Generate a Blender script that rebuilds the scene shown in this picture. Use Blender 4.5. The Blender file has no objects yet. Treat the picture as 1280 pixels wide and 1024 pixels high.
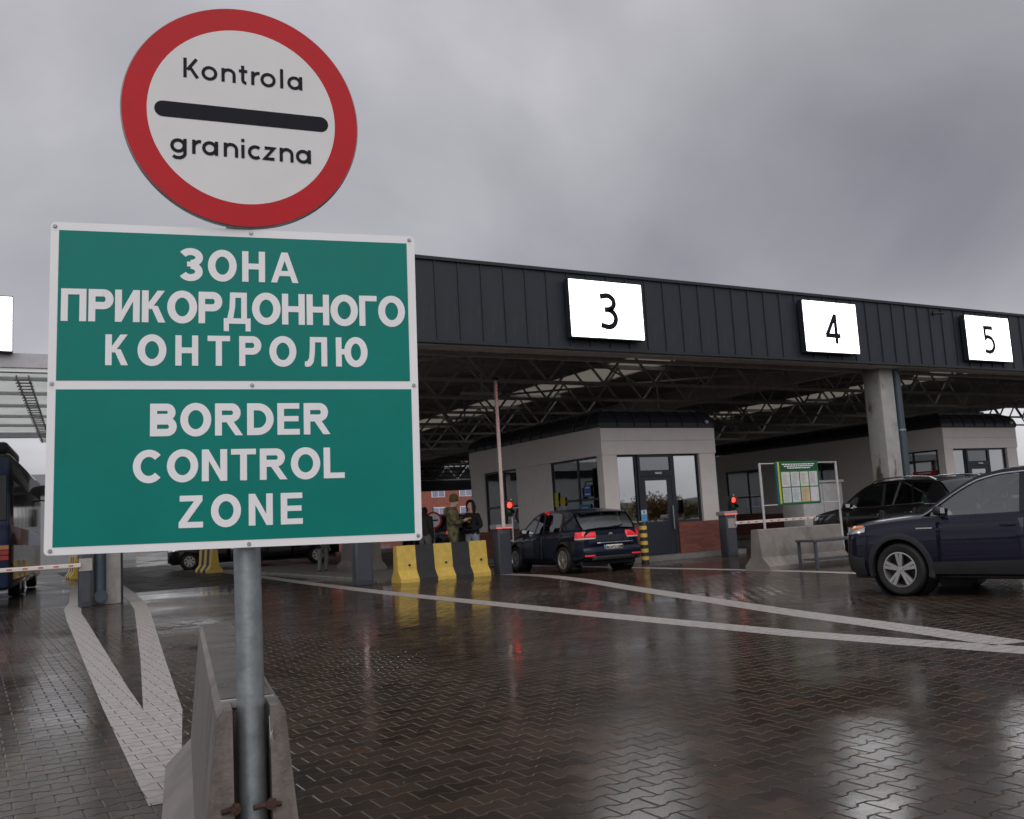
import bpy, bmesh, math, random
import numpy as np
from mathutils import Vector, Matrix
random.seed(7); np.random.seed(7)
R = math.radians
scene = bpy.context.scene
COL = scene.collection

# ------------------------------------------------------------------ camera
F_PX, ROLL, PITCH, HEAD, EYE = 1180.0, R(3.35), R(6.85), R(30.0), 1.3
fw = np.array([math.sin(HEAD)*math.cos(PITCH), math.cos(HEAD)*math.cos(PITCH), math.sin(PITCH)])
r0 = np.array([math.cos(HEAD), -math.sin(HEAD), 0.0]); u0 = np.cross(r0, fw)
RT = r0*math.cos(ROLL) - u0*math.sin(ROLL); UP = u0*math.cos(ROLL) + r0*math.sin(ROLL)
CPOS = np.array([0, 0, EYE])
cam = bpy.data.cameras.new('camera'); camo = bpy.data.objects.new('camera', cam); COL.objects.link(camo)
cam.sensor_width = 36.0; cam.lens = 36.0*F_PX/1280.0; cam.clip_start = 0.05; cam.clip_end = 3000
M = Matrix((RT, UP, -fw)).transposed().to_4x4(); M.translation = Vector(CPOS); camo.matrix_world = M
cam.dof.use_dof = True; cam.dof.focus_distance = 3.6; cam.dof.aperture_fstop = 13.0
scene.camera = camo
def ray(x, y):
    d = fw*F_PX + RT*(x-640) + UP*(512-y); return d/np.linalg.norm(d)
def G(x, y, z=0.0):                      # photo pixel -> point on the level z
    d = ray(x, y); return CPOS + d*((z-EYE)/d[2])
def PY(x, y, Y):                         # photo pixel -> point on the wall plane Y
    d = ray(x, y); return CPOS + d*(Y/d[1])
def PROJ(P):
    v = np.array(P, float)-CPOS; z = v@fw; return 640+F_PX*(v@RT)/z, 512-F_PX*(v@UP)/z, z

# ------------------------------------------------------------------ sky, sun, exposure
SUN_AZ, SUN_EL = R(205), R(43)           # azimuth clockwise from +Y: behind and left of the camera
SKY_SEED = 10.3
world = bpy.data.worlds.new('World'); scene.world = world; world.use_nodes = True
wn = world.node_tree; wn.nodes.clear()
def N(t, typ, **kw):
    n = t.nodes.new(typ)
    for k, v in kw.items(): setattr(n, k, v)
    return n
wo = N(wn, 'ShaderNodeOutputWorld'); wb = N(wn, 'ShaderNodeBackground')
sky = N(wn, 'ShaderNodeTexSky', sky_type='NISHITA', sun_disc=False, sun_elevation=SUN_EL, sun_rotation=SUN_AZ)
skm = N(wn, 'ShaderNodeVectorMath', operation='SCALE'); skm.inputs['Scale'].default_value = 0.10
wn.links.new(sky.outputs[0], skm.inputs[0])
tc = N(wn, 'ShaderNodeTexCoord'); sep = N(wn, 'ShaderNodeSeparateXYZ'); wn.links.new(tc.outputs['Generated'], sep.inputs[0])
def wmath(op, a, b=None, clamp=False):
    n = N(wn, 'ShaderNodeMath', operation=op); n.use_clamp = clamp
    for i, v in enumerate((a, b)):
        if v is None: continue
        if isinstance(v, (int, float)): n.inputs[i].default_value = v
        else: wn.links.new(v, n.inputs[i])
    return n.outputs[0]
zz = wmath('ADD', wmath('MAXIMUM', sep.outputs[2], 0.0), 0.36)
cmb = N(wn, 'ShaderNodeCombineXYZ'); cmb.inputs[2].default_value = SKY_SEED
wn.links.new(wmath('DIVIDE', sep.outputs[0], zz), cmb.inputs[0]); wn.links.new(wmath('DIVIDE', sep.outputs[1], zz), cmb.inputs[1])
n1 = N(wn, 'ShaderNodeTexNoise'); n1.inputs['Scale'].default_value = 1.25; n1.inputs['Detail'].default_value = 7; n1.inputs['Roughness'].default_value = 0.46; n1.inputs['Distortion'].default_value = 0.3
wn.links.new(cmb.outputs[0], n1.inputs['Vector'])
n2 = N(wn, 'ShaderNodeTexNoise'); n2.inputs['Scale'].default_value = 0.45; n2.inputs['Detail'].default_value = 3
wn.links.new(cmb.outputs[0], n2.inputs['Vector'])
mixn = wmath('ADD', wmath('MULTIPLY', n1.outputs[0], 0.6), wmath('MULTIPLY', n2.outputs[0], 0.4))
rmp = N(wn, 'ShaderNodeValToRGB'); wn.links.new(mixn, rmp.inputs[0])
rmp.color_ramp.elements[0].position = 0.30; rmp.color_ramp.elements[0].color = (0.175, 0.170, 0.188, 1)
rmp.color_ramp.elements[1].position = 0.64; rmp.color_ramp.elements[1].color = (0.62, 0.61, 0.635, 1)
em = rmp.color_ramp.elements.new(0.49); em.color = (0.36, 0.353, 0.375, 1)
mx = N(wn, 'ShaderNodeMix', data_type='RGBA'); mx.inputs[0].default_value = 0.94
wn.links.new(skm.outputs[0], mx.inputs[6]); wn.links.new(rmp.outputs[0], mx.inputs[7])
wn.links.new(mx.outputs[2], wb.inputs[0]); wb.inputs[1].default_value = 1.32
wn.links.new(wb.outputs[0], wo.inputs[0])
sl = bpy.data.lights.new('sun', 'SUN'); so = bpy.data.objects.new('sun', sl); COL.objects.link(so)
sl.energy = 1.4; sl.angle = R(70); sl.color = (1.0, 0.97, 0.94)
sd = Vector((math.sin(SUN_AZ)*math.cos(SUN_EL), math.cos(SUN_AZ)*math.cos(SUN_EL), math.sin(SUN_EL)))
so.rotation_euler = sd.to_track_quat('Z', 'Y').to_euler(); so.location = (-10, -20, 40)
vs = scene.view_settings; vs.view_transform = 'Standard'; vs.look = 'None'; vs.gamma = 1.0; vs.exposure = 0.0; vs.use_curve_mapping = False
scene.render.engine = 'CYCLES'
try:
    scene.cycles.use_denoising = True
except Exception: pass
scene.cycles.max_bounces = 8; scene.cycles.glossy_bounces = 4; scene.cycles.transmission_bounces = 6; scene.cycles.transparent_max_bounces = 8
scene.cycles.sample_clamp_indirect = 4.0; scene.cycles.caustics_reflective = False; scene.cycles.caustics_refractive = False

# ------------------------------------------------------------------ materials
MATS = {}
def mat(name, col=(.5, .5, .5), rough=.5, metal=0., var=.12, scale=6., bump=0., bscale=60., rvar=.1, coat=0., emit=0., ecol=None,
        spec=.5, trans=0., ior=1.45, col2=None, stain=None, transluc=0.):
    if name in MATS: return MATS[name]
    m = bpy.data.materials.new(name); m.use_nodes = True; t = m.node_tree; b = t.nodes['Principled BSDF']
    L = t.links.new
    c = N(t, 'ShaderNodeTexCoord')
    no = N(t, 'ShaderNodeTexNoise'); no.inputs['Scale'].default_value = scale; no.inputs['Detail'].default_value = 6; no.inputs['Roughness'].default_value = .62
    L(c.outputs['Object'], no.inputs['Vector'])
    mixc = N(t, 'ShaderNodeMix', data_type='RGBA')
    lo = tuple(max(0, x*(1-var)) for x in col); hi = tuple(min(1, x*(1+var)) for x in col) if col2 is None else col2
    mixc.inputs[6].default_value = (*lo, 1); mixc.inputs[7].default_value = (*hi, 1)
    mr = N(t, 'ShaderNodeMapRange'); mr.inputs[1].default_value = .3; mr.inputs[2].default_value = .7
    L(no.outputs[0], mr.inputs[0]); L(mr.outputs[0], mixc.inputs[0])
    out = mixc.outputs[2]
    if stain:                             # (colour, threshold, width, scale, zstretch) streaky dirt with a shape of its own
        scol, th, wd, ssc, zst = stain
        mp = N(t, 'ShaderNodeMapping'); mp.inputs['Scale'].default_value = (1, 1, zst); L(c.outputs['Object'], mp.inputs[0])
        sn = N(t, 'ShaderNodeTexNoise'); sn.inputs['Scale'].default_value = ssc; sn.inputs['Detail'].default_value = 8; sn.inputs['Roughness'].default_value = .7
        L(mp.outputs[0], sn.inputs['Vector'])
        sr = N(t, 'ShaderNodeMapRange'); sr.inputs[1].default_value = th; sr.inputs[2].default_value = th+wd; L(sn.outputs[0], sr.inputs[0])
        ms = N(t, 'ShaderNodeMix', data_type='RGBA'); L(sr.outputs[0], ms.inputs[0]); L(out, ms.inputs[6]); ms.inputs[7].default_value = (*scol, 1); out = ms.outputs[2]
    L(out, b.inputs['Base Color'])
    rr = N(t, 'ShaderNodeMapRange'); rr.inputs[3].default_value = max(.02, rough-rvar); rr.inputs[4].default_value = min(1, rough+rvar)
    L(no.outputs[0], rr.inputs[0]); L(rr.outputs[0], b.inputs['Roughness'])
    b.inputs['Metallic'].default_value = metal; b.inputs['Specular IOR Level'].default_value = spec; b.inputs['IOR'].default_value = ior
    b.inputs['Coat Weight'].default_value = coat; b.inputs['Coat Roughness'].default_value = .04
    if trans: b.inputs['Transmission Weight'].default_value = trans
    if emit:
        b.inputs['Emission Color'].default_value = (*(ecol or col), 1); b.inputs['Emission Strength'].default_value = emit
    if bump:
        bn = N(t, 'ShaderNodeTexNoise'); bn.inputs['Scale'].default_value = bscale; bn.inputs['Detail'].default_value = 5; L(c.outputs['Object'], bn.inputs['Vector'])
        bp = N(t, 'ShaderNodeBump'); bp.inputs['Strength'].default_value = bump; bp.inputs['Distance'].default_value = .01; L(bn.outputs[0], bp.inputs['Height']); L(bp.outputs[0], b.inputs['Normal'])
    if transluc:
        tr = N(t, 'ShaderNodeBsdfTranslucent'); L(out, tr.inputs[0]); ms = N(t, 'ShaderNodeMixShader'); ms.inputs[0].default_value = transluc
        L(b.outputs[0], ms.inputs[1]); L(tr.outputs[0], ms.inputs[2]); L(ms.outputs[0], t.nodes['Material Output'].inputs[0])
    MATS[name] = m; return m
def glass_mat(name, tint=(.6, .66, .65), refl=.12, dens=.45, rough=.015):
    """thin window glass: see-through with tint, plus a mirror coat by facing angle"""
    if name in MATS: return MATS[name]
    m = bpy.data.materials.new(name); m.use_nodes = True; t = m.node_tree; t.nodes.clear(); L = t.links.new
    o = N(t, 'ShaderNodeOutputMaterial'); tr = N(t, 'ShaderNodeBsdfTransparent'); tr.inputs[0].default_value = (*[x*(1-dens) for x in tint], 1)
    gl = N(t, 'ShaderNodeBsdfGlossy'); gl.inputs['Roughness'].default_value = rough; gl.inputs['Color'].default_value = (.9, .93, .95, 1)
    fr = N(t, 'ShaderNodeFresnel'); fr.inputs[0].default_value = 1.5
    ad = N(t, 'ShaderNodeMath', operation='ADD'); ad.inputs[1].default_value = refl; ad.use_clamp = True; L(fr.outputs[0], ad.inputs[0])
    c = N(t, 'ShaderNodeTexCoord'); no = N(t, 'ShaderNodeTexNoise'); no.inputs['Scale'].default_value = 1.2; L(c.outputs['Object'], no.inputs['Vector'])
    bp = N(t, 'ShaderNodeBump'); bp.inputs['Strength'].default_value = .03; bp.inputs['Distance'].default_value = .02; L(no.outputs[0], bp.inputs['Height']); L(bp.outputs[0], gl.inputs['Normal'])
    mi = N(t, 'ShaderNodeMixShader'); L(ad.outputs[0], mi.inputs[0]); L(tr.outputs[0], mi.inputs[1]); L(gl.outputs[0], mi.inputs[2]); L(mi.outputs[0], o.inputs[0])
    MATS[name] = m; return m
def emat(name, col, strength):
    if name in MATS: return MATS[name]
    m = mat(name, tuple(c*.6 for c in col), .3, emit=strength, ecol=col, var=.03); return m

concrete = mat('concrete', (.205, .185, .17), .62, var=.22, scale=3.5, bump=.25, bscale=45, stain=((.12, .105, .09), .56, .16, 2.2, .35))
concrete_wet = mat('concrete_wet_dirty', (.17, .145, .13), .38, var=.3, scale=5, bump=.3, bscale=50, stain=((.05, .038, .03), .5, .2, 3.5, .4))
concrete_pale = mat('concrete_pale', (.36, .34, .33), .55, var=.16, scale=4, bump=.2, bscale=50, stain=((.2, .175, .155), .58, .2, 3.0, .3))
column_conc = mat('column_concrete', (.34, .335, .32), .7, var=.15, scale=3, bump=.2, bscale=40, stain=((.085, .065, .045), .60, .08, 2.6, .3))
_t = column_conc.node_tree                     # mud splashes reach up from the ground
_sr = [n for n in _t.nodes if n.type == 'MAP_RANGE' and abs(n.inputs[1].default_value-.60) < 1e-4][0]; _src = _sr.inputs[0].links[0].from_socket
_tc = [n for n in _t.nodes if n.type == 'TEX_COORD'][0]; _sx = N(_t, 'ShaderNodeSeparateXYZ'); _t.links.new(_tc.outputs['Object'], _sx.inputs[0])
_mr = N(_t, 'ShaderNodeMapRange'); _mr.inputs[1].default_value = 4.2; _mr.inputs[2].default_value = 1.2; _mr.inputs[3].default_value = 0; _mr.inputs[4].default_value = .13; _t.links.new(_sx.outputs[2], _mr.inputs[0])
_ad = N(_t, 'ShaderNodeMath', operation='ADD'); _t.links.new(_src, _ad.inputs[0]); _t.links.new(_mr.outputs[0], _ad.inputs[1]); _t.links.new(_ad.outputs[0], _sr.inputs[0])
galv = mat('galvanised_steel', (.30, .33, .345), .42, metal=.7, var=.22, scale=18, bump=.06, bscale=80)
rust = mat('rusty_steel', (.055, .026, .018), .8, var=.5, scale=30, bump=.5, bscale=90)
sign_white = mat('sign_white_sheeting', (.88, .87, .89), .36, spec=.22, var=.03, scale=3, bump=.02, bscale=300)
sign_grey_white = mat('disc_white_sheeting', (.74, .73, .74), .36, spec=.22, var=.04, scale=4, bump=.02, bscale=300)
sign_green = mat('sign_green_sheeting', (.0, .205, .17), .38, spec=.22, var=.06, scale=4, bump=.02, bscale=140, stain=((.006, .165, .135), .60, .2, 5, .25))
sign_red = mat('sign_red_sheeting', (.50, .008, .016), .36, spec=.22, var=.08, scale=9, bump=.03, bscale=260)
sign_black = mat('sign_black_print', (.010, .010, .016), .5, spec=.15, var=.1)
alu = mat('aluminium_back', (.35, .36, .37), .4, metal=.8)
fascia_m = mat('fascia_dark_metal', (.022, .025, .034), .46, metal=.0, var=.14, scale=2.2, bump=.10, bscale=4, stain=((.040, .042, .048), .58, .14, 7, .12))
fascia_trim = mat('fascia_trim_metal', (.018, .022, .028), .4, var=.1)
soffit_m = mat('soffit_grey_metal', (.62, .61, .61), .55, var=.12, scale=2)
deck_m = mat('roof_deck_metal', (.58, .57, .57), .6, var=.2, scale=.6)
steel_m = mat('truss_painted_steel', (.46, .45, .445), .5, var=.15, scale=5)
sky_pane = mat('skylight_polycarbonate', (.46, .44, .40), .4, var=.05, transluc=.85)
canopy_pane = mat('canopy_translucent_panel', (.80, .82, .80), .35, var=.06, scale=1.2, transluc=.85)
pale_steel = mat('pale_grey_steel', (.50, .50, .52), .45, var=.1)
render_m = mat('booth_render_panel', (.68, .635, .61), .6, var=.05, scale=2.5, bump=.05, bscale=120)
booth_roof = mat('booth_roof_metal', (.022, .024, .031), .42, var=.15, scale=4)
frame_m = mat('anthracite_frame', (.026, .031, .042), .4, var=.1)
door_glass = glass_mat('booth_front_glass', (.5, .55, .55), .60, .75)
side_glass = glass_mat('booth_side_glass', (.5, .52, .5), .16, .45)
pipe_m = mat('downpipe_blue_grey', (.045, .068, .085), .42, var=.15, scale=6)
gate_m = mat('gate_dark_cabinet', (.060, .064, .080), .4, var=.1, scale=4)
gate_cap = mat('gate_grey_cap', (.36, .33, .32), .45)
arm_white = mat('barrier_arm_white', (.72, .64, .60), .4, var=.06)
led_red = emat('red_led_strip', (1.0, .16, .16), .7)
lens_red = emat('red_signal_lens', (1.0, .035, .02), 4.2)
lens_halo = emat('red_signal_rim', (1.0, .03, .02), 1.6)
lens_off = mat('unlit_green_lens', (.01, .04, .02), .2)
black_m = mat('black_plastic', (.013, .013, .014), .45, var=.2)
rubber = mat('tyre_rubber', (.014, .014, .014), .62, var=.25, scale=20, bump=.1)
yellow_p = mat('yellow_paint', (.70, .48, .10), .5, var=.14, scale=7, bump=.12, bscale=50, stain=((.3, .2, .05), .62, .15, 6, .4))
dark_p = mat('black_barrier_paint', (.032, .032, .034), .55, var=.2, scale=6, bump=.12, bscale=50)
screen_on = emat('lit_white_screen', (.97, .98, 1.0), 3.7)
paint_m = mat('road_marking_paint', (.39, .355, .34), .42, var=.2, scale=9, bump=.25, bscale=120, stain=((.16, .13, .12), .6, .12, 14, 1))
kerb_m = mat('kerb_concrete', (.20, .19, .18), .45, var=.2, scale=4, bump=.2)
silver_m = mat('wheel_silver', (.46, .45, .44), .32, metal=.75, var=.1)
chrome_m = mat('chrome_trim', (.75, .76, .78), .12, metal=1.0, var=.04)
interior_m = mat('car_interior_grey', (.075, .085, .08), .7)
clad_m = mat('grey_plastic_cladding', (.022, .023, .025), .55, var=.15)
def mat_brick():
    m = bpy.data.materials.new('red_brick_wall'); m.use_nodes = True; t = m.node_tree; b = t.nodes['Principled BSDF']; L = t.links.new
    c = N(t, 'ShaderNodeTexCoord'); s = N(t, 'ShaderNodeSeparateXYZ'); L(c.outputs['Object'], s.inputs[0])
    a = N(t, 'ShaderNodeMath', operation='ADD'); L(s.outputs[0], a.inputs[0]); L(s.outputs[1], a.inputs[1])
    k = N(t, 'ShaderNodeCombineXYZ'); L(a.outputs[0], k.inputs[0]); L(s.outputs[2], k.inputs[1])
    br = N(t, 'ShaderNodeTexBrick'); L(k.outputs[0], br.inputs[0]); br.inputs['Scale'].default_value = 1.0
    br.inputs['Brick Width'].default_value = .26; br.inputs['Row Height'].default_value = .077; br.inputs['Mortar Size'].default_value = .007
    br.inputs['Color1'].default_value = (.30, .085, .055, 1); br.inputs['Color2'].default_value = (.18, .055, .04, 1); br.inputs['Mortar'].default_value = (.10, .075, .065, 1)
    L(br.outputs[0], b.inputs['Base Color']); b.inputs['Roughness'].default_value = .6
    bp = N(t, 'ShaderNodeBump'); bp.invert = True; bp.inputs['Distance'].default_value = .012; L(br.outputs['Fac'], bp.inputs['Height']); L(bp.outputs[0], b.inputs['Normal'])
    return m
brick_m = mat_brick()
def mat_ground(name, paver):
    m = bpy.data.materials.new(name); m.use_nodes = True; t = m.node_tree; b = t.nodes['Principled BSDF']; L = t.links.new
    g = N(t, 'ShaderNodeNewGeometry'); oi = N(t, 'ShaderNodeObjectInfo')
    ad = N(t, 'ShaderNodeMath', operation='ADD'); L(g.outputs['Random Per Island'], ad.inputs[0]); L(oi.outputs['Random'], ad.inputs[1])
    frc = N(t, 'ShaderNodeMath', operation='FRACT'); L(ad.outputs[0], frc.inputs[0])
    def noise(sc, det=4, ro=.55):
        n = N(t, 'ShaderNodeTexNoise'); n.inputs['Scale'].default_value = sc; n.inputs['Detail'].default_value = det; n.inputs['Roughness'].default_value = ro
        L(g.outputs['Position'], n.inputs['Vector']); return n.outputs[0]
    big = noise(.35, 5); fine = noise(160, 3, .7); midn = noise(3.2, 5)
    cr = N(t, 'ShaderNodeValToRGB'); e = cr.color_ramp.elements
    if paver:
        e[0].position = 0; e[0].color = (.036, .027, .0205, 1); e[1].position = 1; e[1].color = (.072, .042, .027, 1)
        k = e.new(.5); k.color = (.050, .036, .027, 1); k = e.new(.93); k.color = (.066, .046, .033, 1)
        L(frc.outputs[0], cr.inputs[0])
    else:
        e[0].color = (.030, .027, .025, 1); e[1].color = (.052, .046, .042, 1); L(midn, cr.inputs[0])
    mm = N(t, 'ShaderNodeMix', data_type='RGBA', blend_type='MULTIPLY'); mm.inputs[0].default_value = .7
    r2 = N(t, 'ShaderNodeMapRange'); r2.inputs[1].default_value = .3; r2.inputs[2].default_value = .7; r2.inputs[3].default_value = .65; r2.inputs[4].default_value = 1.25; L(midn, r2.inputs[0])
    r3 = N(t, 'ShaderNodeMapRange'); r3.inputs[1].default_value = .35; r3.inputs[2].default_value = .65; r3.inputs[3].default_value = 1.2; r3.inputs[4].default_value = .75; L(noise(.8, 6, .6), r3.inputs[0])
    rm_ = N(t, 'ShaderNodeMath', operation='MULTIPLY'); L(r2.outputs[0], rm_.inputs[0]); L(r3.outputs[0], rm_.inputs[1])
    L(cr.outputs[0], mm.inputs[6]); L(rm_.outputs[0], mm.inputs[7]); L(mm.outputs[2], b.inputs['Base Color'])
    # wet film: smooth where water stands, rougher where it has drained
    wet = N(t, 'ShaderNodeMapRange'); wet.inputs[1].default_value = .42; wet.inputs[2].default_value = .60; L(big, wet.inputs[0])
    rg = N(t, 'ShaderNodeMapRange'); rg.inputs[3].default_value = .17; rg.inputs[4].default_value = .055; L(wet.outputs[0], rg.inputs[0])
    ra = N(t, 'ShaderNodeMath', operation='MULTIPLY_ADD'); L(midn, ra.inputs[0]); ra.inputs[1].default_value = .10; ra.inputs[2].default_value = -.03
    rs = N(t, 'ShaderNodeMath', operation='ADD'); L(rg.outputs[0], rs.inputs[0]); L(ra.outputs[0], rs.inputs[1]); L(rs.outputs[0], b.inputs['Roughness'])
    b.inputs['IOR'].default_value = 1.36
    bs = N(t, 'ShaderNodeMapRange'); bs.inputs[3].default_value = .16; bs.inputs[4].default_value = .04; L(wet.outputs[0], bs.inputs[0])
    bp = N(t, 'ShaderNodeBump'); bp.inputs['Distance'].default_value = .002; L(bs.outputs[0], bp.inputs['Strength']); L(fine, bp.inputs['Height'])
    bp2 = N(t, 'ShaderNodeBump'); bp2.inputs['Distance'].default_value = .004; bp2.inputs['Strength'].default_value = .10; L(noise(14, 3), bp2.inputs['Height']); L(bp.outputs[0], bp2.inputs['Normal'])
    L(bp2.outputs[0], b.inputs['Normal'])
    return m
paver_m = mat_ground('wet_paver_brown', True); ground_m = mat_ground('wet_ground_grey', False)
joint_m = mat('sandy_joint', (.12, .105, .095), .45, var=.2, scale=30)

# ------------------------------------------------------------------ mesh helpers
class MB:
    def __init__(s): s.v = []; s.f = []; s.mi = []; s.cur = 0
    def add(s, vs, fs):
        o = len(s.v); s.v += [tuple(map(float, p)) for p in vs]; s.f += [tuple(i+o for i in f) for f in fs]; s.mi += [s.cur]*len(fs); return s
    def box(s, x0, x1, y0, y1, z0, z1, M=None):
        vs = [(x, y, z) for z in (z0, z1) for y in (y0, y1) for x in (x0, x1)]
        if M is not None: vs = [M@Vector(p) for p in vs]
        return s.add(vs, [(0, 2, 3, 1), (4, 5, 7, 6), (0, 1, 5, 4), (2, 6, 7, 3), (0, 4, 6, 2), (1, 3, 7, 5)])
    def rbox(s, x0, x1, y0, y1, z0, z1, b=.02, M=None):
        """box with all edges chamfered"""
        bm = bmesh.new(); bmesh.ops.create_cube(bm, size=1)
        for v in bm.verts: v.co = Vector(((x0+x1)/2+v.co.x*(x1-x0), (y0+y1)/2+v.co.y*(y1-y0), (z0+z1)/2+v.co.z*(z1-z0)))
        bmesh.ops.bevel(bm, geom=bm.edges[:], offset=b, segments=2, affect='EDGES', profile=.5)
        if M is not None: bmesh.ops.transform(bm, matrix=M, verts=bm.verts)
        bm.verts.index_update(); s.add([v.co for v in bm.verts], [[v.index for v in f.verts] for f in bm.faces]); bm.free(); return s
    def tube(s, p0, p1, r0, r1=None, n=8, caps=True):
        r1 = r0 if r1 is None else r1; p0 = Vector(p0); p1 = Vector(p1); d = (p1-p0).normalized()
        a = d.orthogonal().normalized(); b = d.cross(a); vs = []
        for p, r in ((p0, r0), (p1, r1)):
            vs += [p+(a*math.cos(2*math.pi*i/n)+b*math.sin(2*math.pi*i/n))*r for i in range(n)]
        fs = [(i, (i+1) % n, n+(i+1) % n, n+i) for i in range(n)]
        if caps: fs += [tuple(range(n))[::-1], tuple(range(n, 2*n))]
        return s.add(vs, fs)
    def path(s, pts, r, n=8):
        for a, b in zip(pts[:-1], pts[1:]): s.tube(a, b, r, n=n)
        return s
    def prism(s, poly, axis, a0, a1):
        """2-D polygon extruded along an axis ('x': poly=(y,z), 'y': poly=(x,z), 'z': poly=(x,y))"""
        n = len(poly)
        def P(p, a): return {'x': (a, p[0], p[1]), 'y': (p[0], a, p[1]), 'z': (p[0], p[1], a)}[axis]
        vs = [P(p, a0) for p in poly]+[P(p, a1) for p in poly]
        return s.add(vs, [tuple(range(n))[::-1], tuple(range(n, 2*n))]+[(i, (i+1) % n, n+(i+1) % n, n+i) for i in range(n)])
    def grid(s, rows, flip=False):
        n = len(rows[0]); vs = [p for r in rows for p in r]; fs = []
        for i in range(len(rows)-1):
            for j in range(n-1):
                q = (i*n+j, i*n+j+1, (i+1)*n+j+1, (i+1)*n+j); fs.append(q[::-1] if flip else q)
        return s.add(vs, fs)
    def lathe(s, prof, c=(0, 0, 0), axis='x', n=32):
        """prof = [(radius, along)] spun round the axis through c; open profile"""
        rows = []
        for i in range(n+1):
            a = 2*math.pi*i/n; ca, sa = math.cos(a), math.sin(a); row = []
            for r, h in prof:
                row.append({'x': (c[0]+h, c[1]+r*ca, c[2]+r*sa), 'y': (c[0]+r*ca, c[1]+h, c[2]+r*sa), 'z': (c[0]+r*ca, c[1]+r*sa, c[2]+h)}[axis])
            rows.append(row)
        return s.grid(rows)
    def obj(s, name, m, parent=None, smooth=0, loc=(0, 0, 0), rotz=0, solid=0, fix=True):
        me = bpy.data.meshes.new(name); me.from_pydata(s.v, [], s.f)
        ms = m if isinstance(m, (list, tuple)) else [m]
        for k in ms: me.materials.append(k)
        if len(ms) > 1: me.polygons.foreach_set('material_index', s.mi)
        if fix:
            bm = bmesh.new(); bm.from_mesh(me); bmesh.ops.remove_doubles(bm, verts=bm.verts, dist=1e-5); bmesh.ops.recalc_face_normals(bm, faces=bm.faces)
            bm.to_mesh(me); bm.free()
        me.update(); o = bpy.data.objects.new(name, me); COL.objects.link(o)
        o.location = loc; o.rotation_euler = (0, 0, rotz)
        if parent: o.parent = parent
        if smooth:
            me.shade_smooth(); me.set_sharp_from_angle(angle=R(smooth))
        if solid:
            md = o.modifiers.new('thickness', 'SOLIDIFY'); md.thickness = solid; md.offset = -1
        return o
def tag(o, label, cat, group=None):
    o['label'] = label; o['category'] = cat
    if group: o['group'] = group
    return o
def thing(name, label, cat, loc=(0, 0, 0), rotz=0, group=None):
    o = bpy.data.objects.new(name, None); COL.objects.link(o); o.location = loc; o.rotation_euler = (0, 0, rotz); o.empty_display_size = .2
    return tag(o, label, cat, group)
def struct(o): o['kind'] = 'structure'; return o
def copy_tree(o, parent=None):
    c = o.copy(); COL.objects.link(c)
    if parent: c.parent = parent
    for ch in list(o.children): copy_tree(ch, c)
    return c
def dup(o, label, loc, rotz=0, group=None):
    c = copy_tree(o); c['label'] = label; c.location = loc; c.rotation_euler = (0, 0, rotz)
    if group: c['group'] = group
    return c
def interp(pts, x):
    xs = [p[0] for p in pts]; ys = [p[1] for p in pts]
    if x <= xs[0]: return ys[0]
    if x >= xs[-1]: return ys[-1]
    for i in range(len(xs)-1):
        if x <= xs[i+1]:
            h = xs[i+1]-xs[i]; t = (x-xs[i])/h
            def sl(k):
                if k <= 0 or k >= len(xs)-1: 
                    j = 0 if k <= 0 else len(xs)-2; return (ys[j+1]-ys[j])/(xs[j+1]-xs[j])
                a = (ys[k]-ys[k-1])/(xs[k]-xs[k-1]); b = (ys[k+1]-ys[k])/(xs[k+1]-xs[k])
                return 0 if a*b <= 0 else 2*a*b/(a+b)
            m0, m1 = sl(i), sl(i+1)
            return (2*t**3-3*t**2+1)*ys[i]+(t**3-2*t**2+t)*h*m0+(-2*t**3+3*t**2)*ys[i+1]+(t**3-t**2)*h*m1
def text_mesh(s, bold=0.0, spacing=1.0):
    cu = bpy.data.curves.new('text', 'FONT'); cu.body = s; cu.offset = bold; cu.space_character = spacing; cu.resolution_u = 6
    o = bpy.data.objects.new('text', cu); COL.objects.link(o)
    dg = bpy.context.evaluated_depsgraph_get(); me = bpy.data.meshes.new_from_object(o.evaluated_get(dg))
    vs = np.array([v.co[:] for v in me.vertices]); fs = [tuple(p.vertices) for p in me.polygons]
    bpy.data.objects.remove(o); bpy.data.curves.remove(cu); bpy.data.meshes.remove(me)
    return vs, fs
_H = {}
def fit_text(s, x0, x1, z0, z1, y, bold=0.0, ratio=1.0, spacing=None):
    """flat lettering facing -y fitted to a box: capital height z0..z1, width x0..x1"""
    if bold not in _H: _H[bold] = text_mesh('H', bold)[0]
    hb = _H[bold]; base = hb[:, 1].min(); cap = hb[:, 1].max()-base; kz = (z1-z0)/cap
    best = None
    for sp in ([spacing] if spacing else [1.0+.04*i for i in range(22)]):
        vs, fs = text_mesh(s, bold, sp); kx = (x1-x0)/(vs[:, 0].max()-vs[:, 0].min())
        e = abs(kx/kz-ratio)
        if best is None or e < best[0]: best = (e, vs, fs, kx)
    _, vs, fs, kx = best
    mb = MB(); mb.add([(x0+(v[0]-vs[:, 0].min())*kx, y, z0+(v[1]-base)*kz) for v in vs], fs); return mb
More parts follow.
